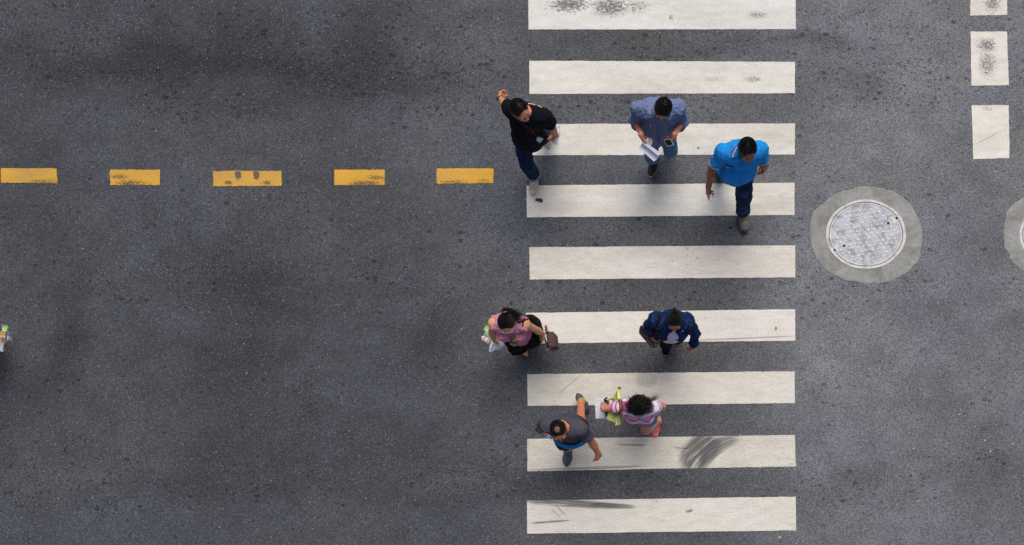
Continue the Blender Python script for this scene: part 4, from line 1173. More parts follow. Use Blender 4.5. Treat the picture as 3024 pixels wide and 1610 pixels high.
SHOES = {}
def shoe(Pn, sd, upper, sole, lace=None, collar=None, high=.085, toe_cap=None, name='shoe', wide=1.0, holes=()):
    """trainer: shaped upper, sole, laces, collar; built in the foot's own frame"""
    s = Pn['s']; M = Pn['J']['F' + sd]
    S = Sdf(); I = np.eye(3)
    S.cone((0, -.035, .045), (0, -.01, high), .036, .040, .03)
    S.cone((0, -.03, .036), (.003, .12, .034), .034 * wide, .040 * wide, .03)
    S.cone((0, .0, .072), (.0, .10, .044), .034, .034 * wide, .03)
    S.cone((.003, .11, .034), (.003, .165, .028), .041 * wide, .033 * wide, .03)
    S.cone((0, -.012, high + .0), (0, -.012, high + .06), .031, .031, .006, 's')
    for (hc, hr) in holes: S.ell(hc, I, hr, .004, 's')
    S.plane((0, 0, .016), (0, 0, -1)); S.plane((0, 0, high + .012), (0, -.25, 1))
    me = S.mesh('shoe', .0055)
    for v in me.vertices: v.co *= s
    up = link(name, local_mesh(me, M), upper, Pn['root'])
    out = []
    for k in range(28):
        a = 2 * math.pi * k / 28; y = math.cos(a); x = math.sin(a)
        w = .048 * wide if y > .1 else .041
        out.append((x * (w + .003) * (1 - .15 * max(0, y) ** 3) * -1 + .003 * max(0, y), .068 + y * .139))
    mb = MB(); mb.prism(out, 0.0, .024, .003)
    mb.v = [tuple(M @ (Vector(v) * s)) for v in mb.v]
    n0 = len(out); mb.f.append(tuple(range(n0 - 1, -1, -1)))
    mb.build('sole', sole, up)
    if lace is not None:
        for k in range(4):
            y = .045 + .022 * k; z = .112 - .0125 * k
            pts = [(-.020, y, z - .007), (-.01, y + .003, z + .001), (0, y + .006, z + .003), (.01, y + .003, z + .001), (.020, y, z - .007)]
            MB().tube(catmull([M @ (Vector(p) * s) for p in pts], 3), .0034, 6).build('lace', lace, up)
    if toe_cap is not None:
        T = Sdf(); T.cone((.003, .12, .034), (.003, .166, .029), .043 * wide, .035 * wide, .03); T.plane((0, .142, 0), (0, -1, 0)); T.plane((0, 0, .018), (0, 0, -1))
        mt = T.mesh('toe_cap', .005)
        for v in mt.vertices: v.co *= s
        link('toe_cap', local_mesh(mt, M), toe_cap, up)
    if collar is not None:
        pts = [M @ (Vector((.034 * math.cos(a), -.012 + .040 * math.sin(a), high + .006 - .004 * math.sin(a))) * s) for a in [2 * math.pi * k / 16 for k in range(16)]]
        MB().tube(pts, .0045, 6, closed=True).build('collar', collar, up)
    return up
def sandal(Pn, sd, sole, strap, wd=0.0, name='flip_flop'):
    s = Pn['s']; M = Pn['J']['F' + sd]
    out = []
    for k in range(26):
        a = 2 * math.pi * k / 26; y = math.cos(a); x = math.sin(a); w = (.044 if y > 0 else .036) + wd
        out.append((-x * w, .066 + y * (.134 + wd)))
    mb = MB().prism(out, -.006, .004, .002); n0 = len(out); mb.f.append(tuple(range(n0 - 1, -1, -1)))
    mb.v = [tuple(M @ (Vector(v) * s)) for v in mb.v]
    o = mb.build(name, sole, Pn['root'])
    for q in (-1, 1):
        pts = [(-.012, .150, .012), (-.012 + q * .006, .132, .036), (q * .022, .095, .050), (q * .034, .062, .036), (q * .037, .045, .004)]
        MB().tube([M @ (Vector(p) * s) for p in pts], [.004, .006, .008, .008, .006], 8, flat=.5).build('strap', strap, o)
    return o
def glasses(Pn, rgb=(20, 20, 22), w=.0022):
    m = solid('glasses_%d' % rgb[0], rgb, .35); M, s = Pn['HM'], Pn['hs']
    mb = MB()
    for q in (-1, 1):
        pts = [M @ (Vector((q * (.033 + .026 * math.cos(a)), .1085 - .006 * abs(math.cos(a) + .3), .002 + .018 * math.sin(a))) * s) for a in [2 * math.pi * k / 16 for k in range(16)]]
        mb.tube(pts, w, 5, closed=True)
        mb.tube([M @ (Vector((q * .058, .100, .008)) * s), M @ (Vector((q * .076, .06, .010)) * s), M @ (Vector((q * .083, .0, .012)) * s), M @ (Vector((q * .083, -.02, .002)) * s)], w, 5)
    mb.tube([M @ (Vector((-.008, .110, .008)) * s), M @ (Vector((0, .114, .010)) * s), M @ (Vector((.008, .110, .008)) * s)], w, 5)
    return mb.build('glasses', m, Pn['root'])
def wrist_band(Pn, sd, mat, f=.10, r=.030, wdt=.014, name='watch'):
    w, e = Pn['J']['wr' + sd], Pn['J']['el' + sd]; d = (e - w).normalized(); c = w + d * f * .25
    return cuff_ring(Pn, c - d * wdt, c + d * wdt, r * Pn['s'], (r + .001) * Pn['s'], mat, name, Pn['root'], .003)
def bottle(name, a, b, r, label, mat, capm, group=None, lab=None):
    """drinks bottle with shoulder, neck and screw cap, from base a to cap b"""
    a, b = Vector(a), Vector(b); L = (b - a).length
    M = Matrix.Translation(a) @ (b - a).to_track_quat('Z', 'Y').to_matrix().to_4x4()
    root = empty(name, a); tag(root, label, 'bottle', group)
    prof = [(r * .75, 0), (r * .98, .006), (r, .015)]
    for k in range(6):
        z = L * (.08 + .085 * k); prof += [(r, z), (r * .95, z + L * .03)]
    prof += [(r, L * .62), (r * .93, L * .70), (r * .62, L * .80), (r * .40, L * .87), (r * .38, L * .92)]
    MB().lathe(prof, M, 20).build('bottle_body', mat, root)
    MB().lathe([(r * .43, L * .91), (r * .46, L * .915), (r * .46, L * .995), (r * .40, L)], M, 16).build('cap', capm, root)
    if lab is not None: MB().lathe([(r * 1.01, L * .30), (r * 1.025, L * .305), (r * 1.025, L * .55), (r * 1.01, L * .555)], M, 20, cap=False).build('paper_label', lab, root)
    return root
# ---------------------------------------------------------------- loose shapes for bags
def resample(loop, n):
    pts = [Vector((p[0], p[1], 0)) for p in loop]; L = [(pts[(i + 1) % len(pts)] - pts[i]).length for i in range(len(pts))]
    tot = sum(L); out = []; i = 0; acc = 0.0
    for k in range(n):
        d = tot * k / n
        while acc + L[i] < d: acc += L[i]; i += 1
        q = pts[i].lerp(pts[(i + 1) % len(pts)], (d - acc) / max(L[i], 1e-9)); out.append((q.x, q.y))
    return out
def pouch(name, px_loop, z_edge, top, bottom, mat, parent=None, amp=.01, seed=1, n=44, rt=4, rb=4, bow=.35, zvar=0.0):
    """crumpled bag: outline seen from above at height z_edge, gathered at the top point, closed below"""
    loop = [P(x, y, z_edge) for x, y in resample(px_loop, n)]
    top, bottom = Vector(top), Vector(bottom); rings = []
    for k in range(1, rt + 1):
        f = k / rt; rings.append([top.lerp(q, f) + Vector((0, 0, bow * (f - f * f) * (top.z - z_edge))) for q in loop])
    for k in range(1, rb):
        f = k / rb; g_ = f ** 1.8
        rings.append([Vector((q.x + (bottom.x - q.x) * g_ * .8, q.y + (bottom.y - q.y) * g_ * .8, q.z + (bottom.z - q.z) * f)) for q in loop])
    V = [top] + [q for r_ in rings for q in r_] + [bottom]
    A = np.array([list(v) for v in V]); N = np.stack([vnoise(A * 26, seed) - .5, vnoise(A * 26 + 40, seed) - .5, vnoise(A * 26 + 90, seed) - .5], 1) + .6 * np.stack([vnoise(A * 60, seed) - .5, vnoise(A * 60 + 40, seed) - .5, vnoise(A * 60 + 90, seed) - .5], 1)
    A = A + N * 2 * amp
    m = len(rings); fs = []
    for k in range(n):
        k2 = (k + 1) % n; fs.append((0, 1 + k2, 1 + k)); fs.append((1 + m * n, 1 + (m - 1) * n + k, 1 + (m - 1) * n + k2))
        for i in range(m - 1): fs.append((1 + i * n + k, 1 + i * n + k2, 1 + (i + 1) * n + k2, 1 + (i + 1) * n + k))
    o = MB().add(A.tolist(), fs).build(name, mat, parent)
    return o
def reseam(o):
    import bmesh
    bm = bmesh.new(); bm.from_mesh(o.data); bmesh.ops.recalc_face_normals(bm, faces=bm.faces); bm.to_mesh(o.data); bm.free(); return o
def badge_on(Pn, tree, q, mat, edge, name='badge', parent=None):
    """plastic card hanging at a lanyard's end"""
    b = quad_on(tree, q, name, mat, parent or Pn['root'], .014, .004, 4, 4)
    c = [((q[i][0] * .84 + sum(p[0] for p in q) / 4 * .16), (q[i][1] * .84 + sum(p[1] for p in q) / 4 * .16)) for i in range(4)]
    return b
white_m = solid('white_plastic', (225, 225, 225), .45, .05)
rubber_w = solid('white_rubber', (205, 203, 196), .6, .1)
rubber_k = solid('black_rubber', (26, 26, 28), .7, .2)
rubber_g = solid('grey_rubber', (120, 120, 118), .7, .15)
black_strap = fabric('black_strap', (22, 22, 24), .8)
clear_b = clear_plastic('clear_bottle', (.9, .93, .97), .1, .38)

# ================================================================ man in the dark T-shirt and rolled jeans
A = person(dict(key='dark', label='man in dark navy T-shirt and rolled blue jeans, arm thrown back, white sneakers', crop=(1440, 240, 3.808), skin=(202, 142, 112),
    pelvis=(465, 610, .89), neck=(412, 352, 1.43), head=(364, 325, 1.575), hs=.95, yaw=42, pitch=0, shR=(255, 310, 1.385), shL=(652, 395, 1.385), hipyaw=-6,
    armR=dict(el=(205, 268), wr=(143, 190), kn=(150, 150), curl=(35, 35, 25), palm=(1, 0, .3), spread=3, thumb=(30, 10)),
    armL=dict(el=(722, 520), wr=(768, 606), kn=(752, 648), curl=(62, 75, 45), palm=(-.8, .5, 0), thumb=(30, 60)),
    footR=dict(toe=(515, 1285), head=-6), footL=dict(toe=(648, 728), head=-16, pitch=12)))
navy = fabric('navy_cotton', (11, 15, 24), .85, .2)
sh = top(A, 't_shirt', navy, .016, .62, (.060, .068), -.12, .058, .0, amp=.007, seed=3)
jean = fabric('dark_denim', (20, 40, 74), .85, .25, .35, (30, 54, 92))
tr = trousers(A, jean, .010, (.088, .074, .068), .965, .007, 4)
turn = fabric('turned_denim', (128, 146, 172), .85)
for sd in 'RL':
    e = A['J']['kn_' + sd].lerp(A['J']['an' + sd], .93); d = (A['J']['an' + sd] - A['J']['kn_' + sd]).normalized()
    cuff_ring(A, e - d * .03, e + d * .025, .073, .073, turn, 'turn_up', tr, .005)
    shoe(A, sd, fabric('cream_canvas', (192, 184, 166), .8, .2), rubber_w, solid('white_lace', (236, 235, 230), .7), rubber_w, .078, rubber_w, 'sneaker', 1.02)
hair(A, 'short', (19, 15, 14), .065, -.055, 750, 2)
tree = bvh_of([sh, tr])
c = A['px']
red = solid('lanyard_red', (120, 22, 30), .7)
ln = line_on(tree, [c(325, 425), c(400, 480), c(480, 545), c(545, 610)], .0035, 'lanyard', red, A['root'], .004)
line_on(tree, [c(470, 455), c(480, 510), c(515, 570), c(550, 612)], .0035, 'lanyard', solid('lanyard_dark', (40, 18, 24), .7), A['root'], .004)
bq = quad_on(tree, [c(525, 630), c(560, 598), c(618, 640), c(580, 682)], 'badge', solid('badge_case', (60, 66, 78), .4), A['root'], .016, .004, 4, 4)
quad_on(tree, [c(535, 630), c(562, 606), c(610, 640), c(580, 670)], 'badge_card', solid('badge_blue', (150, 196, 216), .3, .15, 120), A['root'], .0205, .002, 4, 4)
for (u0, v0, u1, v1, col) in ((455, 247, 500, 256, (180, 182, 190)), (502, 254, 530, 266, (214, 190, 40)), (532, 262, 560, 272, (190, 60, 60)), (562, 271, 586, 282, (150, 170, 200)), (588, 282, 606, 293, (214, 190, 40))):
    quad_on(tree, [c(u0, v0), c(u1, v1 - 2), c(u1, v1 + 9), c(u0, v0 + 10)], 'shoulder_print', solid('print_%d_%d' % (col[0], col[2]), col, .8), sh, .003, .002, 4, 3)
wrist_band(A, 'R', rubber_k, .12, .0305, .009, 'watch_strap')
w_, e_ = A['J']['wrR'], A['J']['elR']; dd = (e_ - w_).normalized()
MB().lathe([(.019, 0), (.019, .008), (.015, .010)], Matrix.Translation(w_ + dd * .03 + Vector((-.030, 0, .012))) @ Matrix.Rotation(R(-70), 4, 'Y'), 14).build('watch', rubber_k, A['root'])
h_ = A['J']['knL']
bottle('water_bottle', A['Q'](758, 712, h_.z - .03), A['Q'](800, 498, h_.z + .05), .031, 'clear plastic bottle in the hand of the man in dark T-shirt', clear_plastic('cloudy_plastic', (.95, .96, 1.0), .2, .5), white_m, None, None)

# ================================================================ man in the blue shirt with phone and papers
B = person(dict(key='shirt', label='man in blue rolled-sleeve shirt looking down at phone and papers', crop=(1820, 260, 4.896), skin=(192, 134, 104),
    pelvis=(610, 597, .88), neck=(655, 300, 1.41), head=(680, 300, 1.555), hs=.95, yaw=-10, pitch=22, shR=(330, 292, 1.365), shL=(895, 288, 1.365), hipyaw=-4, g=1.0, armg=.88,
    armR=dict(el=(280, 480), wr=(358, 672), wfar=False, kn=(385, 752), curl=(38, 40, 25), palm=(.9, .1, -.35), spread=5, thumb=(45, 20)),
    armL=dict(el=(948, 500), wr=(842, 672), wfar=False, kn=(790, 742), curl=(28, 42, 35), palm=(-.45, 0, .75), spread=6, thumb=(28, 70)),
    footR=dict(toe=(492, 1294), head=-17), footL=dict(xy=(.27, 3.40), head=0, pitch=32, knee=(785, 895))))
chambray = fabric('blue_chambray', (110, 121, 160), .85, .12, .3)
sh = top(B, 'shirt', chambray, .016, 1.30, (.057, .052), -.13, .064, .01, amp=.010, seed=11)
wash = fabric('washed_denim', (84, 122, 148), .85, .2, .3, (108, 146, 168))
tr = trousers(B, wash, .010, (.086, .070, .064), .86, .006, 12)
for sd in 'RL':
    e = B['J']['elL' if sd == 'L' else 'elR'].lerp(B['J']['wr' + sd], .30); d = (B['J']['wr' + sd] - B['J']['el' + sd]).normalized()
    cuff_ring(B, e - d * .035, e + d * .012, .054, .053, chambray, 'rolled_cuff', sh, .006)
    shoe(B, sd, fabric('charcoal_suede', (54, 52, 56), .9, .2), solid('cream_sole', (196, 190, 172), .7), None, rubber_k, .10, None, 'shoe', 1.02)
    sock = Sdf(); an, kn = B['J']['an' + sd], B['J']['kn_' + sd]
    sock.cone(an, an.lerp(kn, .35), .042, .050, .01); link('sock', sock.mesh('sock', .007), fabric('black_sock', (14, 16, 22), .9), B['root'])
hair(B, 'short', (15, 14, 15), .050, -.05, 800, 5, None, .002)
glasses(B, (22, 22, 24))
tree = bvh_of([sh, tr]); c = B['px']
collar_m = fabric('collar_chambray', (134, 144, 184), .85, .1)
quad_on(tree, [c(520, 255), c(500, 330), c(505, 412), c(408, 408)], 'collar', collar_m, sh, .012, .004, 6, 6, .004)
quad_on(tree, [c(800, 300), c(812, 330), c(780, 450), c(700, 470)], 'collar', collar_m, sh, .010, .004, 6, 6, .004)
line_on(tree, [c(560, 470), c(585, 560), c(600, 690), c(612, 800)], .0022, 'placket_seam', fabric('shirt_seam', (66, 80, 128)), sh, .001)
line_on(tree, [c(615, 480), c(632, 560), c(640, 690), c(645, 820)], .0022, 'placket_seam', MATS['shirt_seam'], sh, .001)
btn = solid('dark_button', (24, 28, 52), .4)
for (u, v) in ((588, 552), (596, 632), (603, 695), (610, 748), (617, 786)):
    q, n = hit(tree, *c(u, v), .002)
    MB().lathe([(.0075, -.002), (.0075, .002), (.005, .0035)], Matrix.Translation(q) @ n.to_track_quat('Z', 'Y').to_matrix().to_4x4(), 12).build('button', btn, sh)
pk = quad_on(tree, [c(372, 458), c(525, 500), c(515, 600), c(378, 585)], 'chest_pocket', fabric('pocket_chambray', (104, 115, 156), .85, .1), sh, .004, .004, 6, 6)
line_on(tree, [c(382, 470), c(430, 505), c(470, 512), c(512, 512)], .004, 'pocket_opening', fabric('pocket_shadow', (36, 44, 80)), sh, .006)
line_on(tree, [c(496, 512), c(500, 552)], .003, 'pen', white_m, sh, .010, 3)
for pth in ([(372, 165), (330, 235), (290, 300), (420, 300)], [(815, 160), (870, 230), (930, 290), (800, 285)]):
    line_on(tree, [c(*q) for q in pth[2:]], .0018, 'yoke_seam', MATS['shirt_seam'], sh, .0008)
# phone
kL = B['J']['knL']; zp = kL.z + .045
q4 = [B['Q'](685, 752, zp - .012), B['Q'](782, 735, zp + .012), B['Q'](836, 822, zp + .0), B['Q'](738, 846, zp - .024)]
ph = empty('phone', sum(q4, Vector()) / 4); tag(ph, 'black-screened white phone in the hand of the blue-shirted man', 'phone')
G = lambda q, n_, ins=0: [[(q[0].lerp(q[1], ins + (1 - 2 * ins) * i / (n_ - 1))).lerp(q[3].lerp(q[2], ins + (1 - 2 * ins) * i / (n_ - 1)), ins + (1 - 2 * ins) * j / (n_ - 1)) for j in range(n_)] for i in range(n_)]
nz = (q4[1] - q4[0]).cross(q4[3] - q4[0]).normalized(); nz = nz if nz.z > 0 else -nz
MB().sheet(G(q4, 3), .009).build('case', solid('phone_case', (205, 205, 208), .3, .03), ph, smooth=False)
q5 = [p + nz * .0052 for p in q4]
MB().sheet(G(q5, 3, .06), .0016).build('screen', solid('phone_screen', (14, 13, 16), .12, .1), ph, smooth=False)
# drink cup with a domed lid and straw
kR = B['J']['knR']; cz = kR.z + .02; cc = B['Q'](462, 772, cz)
cup = empty('drink_cup', cc - Vector((0, 0, .12))); tag(cup, 'clear plastic drink cup with pink straw behind the folded papers', 'cup')
Mc = Matrix.Translation(cc - Vector((0, 0, .11))) @ Matrix.Rotation(R(6), 4, 'X')
MB().lathe([(.027, 0), (.029, .002), (.040, .105), (.0425, .11), (.0425, .114), (.036, .124), (.014, .130)], Mc, 24).build('cup_body', clear_plastic('cup_plastic', (.93, .94, .97), .12, .42), cup)
MB().lathe([(.026, .003), (.034, .06), (.034, .062)], Mc, 20).build('drink', solid('milky_drink', (206, 186, 176), .4), cup)
MB().tube([Mc @ Vector((0, 0, .02)), Mc @ Vector((.004, .003, .12)), Mc @ Vector((.012, .018, .165))], .0042, 8).build('straw', solid('pink_straw', (210, 130, 140), .4), cup)
wrap = pouch('cup_bag', [c(390, 740), c(440, 715), c(500, 715), c(548, 745), c(530, 800), c(490, 830), c(420, 810)], cz - .02, cc + Vector((0, 0, .035)), cc - Vector((0, 0, .13)), clear_plastic('thin_bag', (.95, .95, 1.0), .15, .16), cup, .004, 3)
# folded papers
zq = kR.z - .01
f4 = [B['Q'](388, 768, zq + .05), B['Q'](648, 950, zq + .02), B['Q'](545, 1060, zq - .03), B['Q'](318, 868, zq - .02)]
pap = empty('papers', sum(f4, Vector()) / 4); tag(pap, 'folded white papers held low by the blue-shirted man', 'papers')
paper_m = solid('white_paper', (226, 226, 238), .8, .03, 12)
GG = []
for i in range(9):
    row = []
    for j in range(7):
        a, b = i / 8, j / 6; p = f4[0].lerp(f4[1], a).lerp(f4[3].lerp(f4[2], a), b)
        row.append(p + Vector((0, 0, .022 * math.sin(math.pi * b) * -1 + .006 * math.sin(5 * a))))
    GG.append(row)
MB().sheet(GG, .0035).build('lower_sheets', paper_m, pap)
g4 = [p + Vector((0, 0, .014)) for p in (f4[0], f4[1], f4[1].lerp(f4[2], .42), f4[0].lerp(f4[3], .35))]
g4[2] += Vector((0, 0, .018)); g4[3] += Vector((0, 0, .014))
MB().sheet([[g4[0].lerp(g4[1], i / 6).lerp(g4[3].lerp(g4[2], i / 6), j / 3) for j in range(4)] for i in range(7)], .0015).build('folded_flap', paper_m, pap)

# ================================================================ man in the bright blue polo shirt
C = person(dict(key='polo', label='man in bright blue polo shirt striding in dark jeans and grey trainers', crop=(2050, 380, 4.154), skin=(146, 94, 70), g=1.12, belly=.03,
    pelvis=(515, 492, .89), neck=(610, 275, 1.42), head=(650, 258, 1.57), hs=.97, yaw=14, pitch=6, shR=(342, 288, 1.375), shL=(815, 264, 1.375), hipyaw=4, armg=1.12,
    armR=dict(el=(222, 490), wr=(178, 705), kn=(172, 775), curl=(42, 50, 30), palm=(.8, -.5, 0), thumb=(40, 40), spread=4),
    armL=dict(el=(850, 425), wr=(866, 478), kn=(850, 520), curl=(60, 72, 45), palm=(-.9, .2, 0), thumb=(30, 60)),
    footL=dict(toe=(628, 1294), head=12), footR=dict(toe=(338, 656), head=12, pitch=14)))
polo_m = fabric('polo_pique', (30, 138, 216), .8, .12, .3)
sh = top(C, 'polo_shirt', polo_m, .017, .66, (.061, .065), -.10, .066, .0, amp=.007, seed=21)
jn = fabric('indigo_denim', (22, 42, 72), .85, .2, .35, (52, 78, 108))
tr = trousers(C, jn, .010, (.092, .078, .070), .945, .008, 22)
trim = fabric('polo_trim', (220, 222, 232), .8, .05); trim2 = fabric('polo_trim_red', (150, 24, 80), .8, .05)
for sd in 'RL':
    e = C['J']['sh' + sd].lerp(C['J']['el' + sd], .66); d = (C['J']['el' + sd] - C['J']['sh' + sd]).normalized()
    cuff_ring(C, e - d * .004, e + d * .010, .0655, .0655, trim, 'sleeve_trim', sh, .003); cuff_ring(C, e - d * .014, e - d * .007, .0665, .0665, trim2, 'sleeve_trim', sh, .002)
    shoe(C, sd, fabric('grey_mesh', (120, 118, 112), .85, .2), rubber_g, solid('yellow_lace', (196, 186, 50), .6), rubber_k, .088, solid('dark_toe', (58, 58, 60), .6), 'trainer', 1.12)
hair(C, 'short', (14, 13, 14), .058, -.06, 850, 8, None, .004)
tree = bvh_of([sh, tr]); c = C['px']
quad_on(tree, [c(518, 215), c(535, 225), c(560, 340), c(462, 345)], 'collar', polo_m, sh, .014, .005, 6, 6, .003)
line_on(tree, [c(516, 212), c(478, 268), c(464, 345)], .004, 'collar_trim', trim2, sh, .018, flat=.6); line_on(tree, [c(524, 218), c(490, 275), c(478, 347)], .004, 'collar_trim', trim, sh, .019, flat=.6)
quad_on(tree, [c(770, 250), c(782, 262), c(740, 395), c(690, 400)], 'collar', polo_m, sh, .010, .005, 6, 6, .003)
line_on(tree, [c(590, 405), c(580, 480), c(578, 560)], .0022, 'placket_seam', fabric('polo_seam', (12, 96, 170)), sh, .001)
line_on(tree, [c(390, 440), c(430, 462), c(480, 458)], .006, 'pocket_opening', fabric('pocket_dark', (22, 30, 84)), sh, .001)
line_on(tree, [c(385, 445), c(392, 510), c(450, 525), c(480, 515), c(487, 458)], .0018, 'pocket_seam', MATS['polo_seam'], sh, .001)
q, n = hit(tree, *c(418, 472), .004)
MB().box(.022, .008, .006, Matrix.Translation(q), .001).build('pocket_pen', white_m, sh)
for pth in ([(330, 225), (322, 300), (345, 380), (385, 470)], [(800, 200), (822, 260), (812, 330), (785, 400)]):
    line_on(tree, [c(*q) for q in pth], .0018, 'armhole_seam', MATS['polo_seam'], sh, .0008)
kR = C['J']['knR']
bottle('water_bottle', C['Q'](186, 790, kR.z - .14), C['Q'](208, 880, kR.z + .06), .034, 'small clear water bottle with white cap held by the polo man', clear_plastic('milky_plastic', (.95, .96, 1.0), .2, .75), white_m)

# ================================================================ woman in the pink sleeveless top
def pink_woman(key, label, spec_over, mirror=False):
    sp = dict(key=key, label=label, crop=(1390, 890, 7.214), skin=(216, 164, 126), s=.93, hs=.87, woman=True, bust=.012,
        pelvis=(1010, 640, .84), neck=(795, 465, 1.30), head=(765, 462, 1.455), yaw=6, pitch=2, shR=(488, 458, 1.255), shL=(1155, 485, 1.255), hipyaw=6,
        armR=dict(el=(452, 655), wr=(482, 770), kn=(492, 815), curl=(65, 75, 45), thumb=(30, 60)),
        armL=dict(el=(1395, 600), wr=(1525, 695), kn=(1570, 765), curl=(62, 75, 45), palm=(-.8, -.3, -.2), thumb=(30, 55)),
        footR=dict(toe=(1163, 1206), head=6), footL=dict(xy=(-1.22, 1.30), head=6, pitch=12), bare=True)
    sp.update(spec_over)
    Pn = person(sp)
    pk = fabric('pink_blouse', (200, 128, 154), .8, .12, .3)
    blouse = top(Pn, 'sleeveless_top', pk, .020, 0, hem=-.11, neck_r=.07, amp=.007, seed=31, bust=.014, hem_tilt=-.25)
    pants = trousers(Pn, fabric('black_crepe', (12, 12, 15), .8), .014, (.112, .108, .10), .84, .009, 32, 'wide_trousers')
    for sd in 'RL': sandal(Pn, sd, rubber_k, rubber_k)
    return Pn, blouse, pants
D, sh, tr = pink_woman('pink', 'woman in pink sleeveless top and black wide trousers, hands full of bags', {})
cap, hm = hair(D, 'tied', (14, 12, 14), .052, -.05, 900, 12, None, .006, tie=(-.01, -.105, .075))
r_ = random.Random(3); mb = MB()
lock(D, mb, [(-.01, -.100, .078), (-.012, -.118, .080), (-.03, -.118, .03), (-.06, -.100, -.05), (-.10, -.075, -.11)], .0030, 130, r_, .045)
lock(D, mb, [(-.01, -.105, .075), (-.05, -.115, .04), (-.10, -.095, -.03), (-.15, -.06, -.085)], .0030, 110, r_, .04)
lock(D, mb, [(-.01, -.105, .075), (.01, -.125, .05), (.015, -.12, -.03), (.0, -.115, -.11)], .0036, 70, r_, .035)
mb.build('ponytail', hm, D['root'])
MB().tube([D['HM'] @ (Vector((-.01 + .020 * math.cos(a), -.108, .078 + .020 * math.sin(a))) * D['hs']) for a in [2 * math.pi * k / 14 for k in range(14)]], .006, 8, closed=True).build('hair_tie', solid('hair_tie_pink', (214, 130, 130), .7), D['root'])
glasses(D, (190, 180, 182), .003)
tree = bvh_of([sh, tr, D['body']]); c = D['px']
grey_l = solid('lanyard_grey', (88, 78, 70), .7)
line_on(tree, [c(820, 735), c(870, 780), c(915, 815)], .0035, 'lanyard', grey_l, D['root'], .004)
line_on(tree, [c(935, 690), c(930, 760), c(920, 815)], .0035, 'lanyard', grey_l, D['root'], .004)
quad_on(tree, [c(895, 825), c(945, 795), c(965, 822), c(915, 852)], 'lanyard_clip', solid('yellow_tag', (214, 206, 30), .5), D['root'], .012, .005, 4, 4)
quad_on(tree, [c(848, 845), c(985, 875), c(968, 950), c(838, 910)], 'badge', solid('badge_red', (150, 24, 60), .45, .3, 90), D['root'], .014, .004, 5, 4)
quad_on(tree, [c(868, 856), c(900, 862), c(890, 905), c(858, 895)], 'badge_card', solid('badge_yellow', (214, 186, 110), .5, .3, 120), D['root'], .018, .003, 4, 4)
quad_on(tree, [c(908, 868), c(962, 885), c(952, 926), c(900, 908)], 'badge_card', solid('badge_white', (196, 200, 206), .5, .3, 120), D['root'], .018, .003, 4, 4)
line_on(tree, [c(1010, 560), c(1050, 640), c(1110, 720)], .003, 'drape_seam', fabric('pink_seam', (170, 90, 126)), sh, .001)
wrist_band(D, 'L', solid('bracelet_beads', (120, 60, 80), .5, .5, 300), .10, .027, .005, 'bracelet'); wrist_band(D, 'L', grey_l, .24, .028, .003, 'bracelet')
# black bag on her shoulder
sb = empty('shoulder_bag', D['Q'](1330, 430, .95)); tag(sb, 'black bag on the shoulder of the woman in pink', 'shoulder bag')
S_ = Sdf()
pts = [D['Q'](1195, 335, 1.22), D['Q'](1290, 355, 1.16), D['Q'](1370, 425, 1.08), D['Q'](1410, 510, 1.02)]
for a, b in zip(pts[:-1], pts[1:]):
    S_.cone(a, b, .020, .020, .03); S_.cone(a - Vector((0, 0, .14)), b - Vector((0, 0, .14)), .026, .026, .05); S_.cone(a - Vector((0, 0, .07)), b - Vector((0, 0, .07)), .025, .025, .05)
me = S_.mesh('bag_body', .007); wrinkle(me, .004, (14, 14, 9), 5)
link('bag_body', me, fabric('black_nylon', (20, 21, 25), .55, .2), sb)
line_on(tree, [c(1000, 455), c(1110, 425), c(1210, 385), c(1280, 395)], .008, 'strap', black_strap, sb, .004, flat=.5)
line_on(tree, [c(1110, 545), c(1115, 470), c(1130, 405), c(1150, 370)], .007, 'strap', black_strap, sb, .004, flat=.5)
line_on(tree, [c(1245, 378), c(1305, 415), c(1330, 450)], .006, 'strap', black_strap, sb, .006, flat=.5)
# brown handbag hanging from her other hand
kL = D['J']['knL']; hb = empty('handbag', D['Q'](1700, 820, kL.z - .2)); tag(hb, 'dark brown handbag with tan leather trim hanging from a hand', 'handbag')
br = fabric('brown_canvas', (84, 66, 70), .7, .15, .2); tanl = solid('tan_leather', (140, 78, 50), .5, .25, 60); dkl = solid('dark_leather', (64, 34, 28), .5, .25, 60)
zt, zb = kL.z - .06, kL.z - .30
T4 = [D['Q'](1600, 655, zt), D['Q'](1740, 640, zt), D['Q'](1800, 700, zt - .03), D['Q'](1835, 960, zt - .03), D['Q'](1700, 985, zt), D['Q'](1640, 960, zt)]
cen = sum(T4, Vector()) / 6
mb = MB(); vs = []; n6 = 6
for z, k in ((zb, 1.04), (zb + .02, 1.10), (zt - .06, 1.06), (zt, .97), (zt + .012, .72)):
    for p in T4: vs.append((cen.x + (p.x - cen.x) * k, cen.y + (p.y - cen.y) * k, z + (p.z - zt) * .6))
fs = [(l * 6 + i, l * 6 + (i + 1) % 6, (l + 1) * 6 + (i + 1) % 6, (l + 1) * 6 + i) for l in range(4) for i in range(6)] + [tuple(range(24, 30)), tuple(range(5, -1, -1))]
reseam(mb.add(vs, fs).build('bag_body', br, hb))
def arc(a, b, rise, n=9): return [a.lerp(b, i / (n - 1)) + rise * math.sin(math.pi * i / (n - 1)) for i in range(n)]
for (a, b) in (((1625, 640), (1650, 1000)), ((1660, 640), (1690, 985))):
    MB().tube(arc(D['Q'](*a, zt + .005), D['Q'](*b, zt + .005), (kL + Vector((0, 0, .005)) - D['Q']((a[0] + b[0]) / 2, 820, zt)) * 1.0), .006, 8).build('handle', dkl, hb)
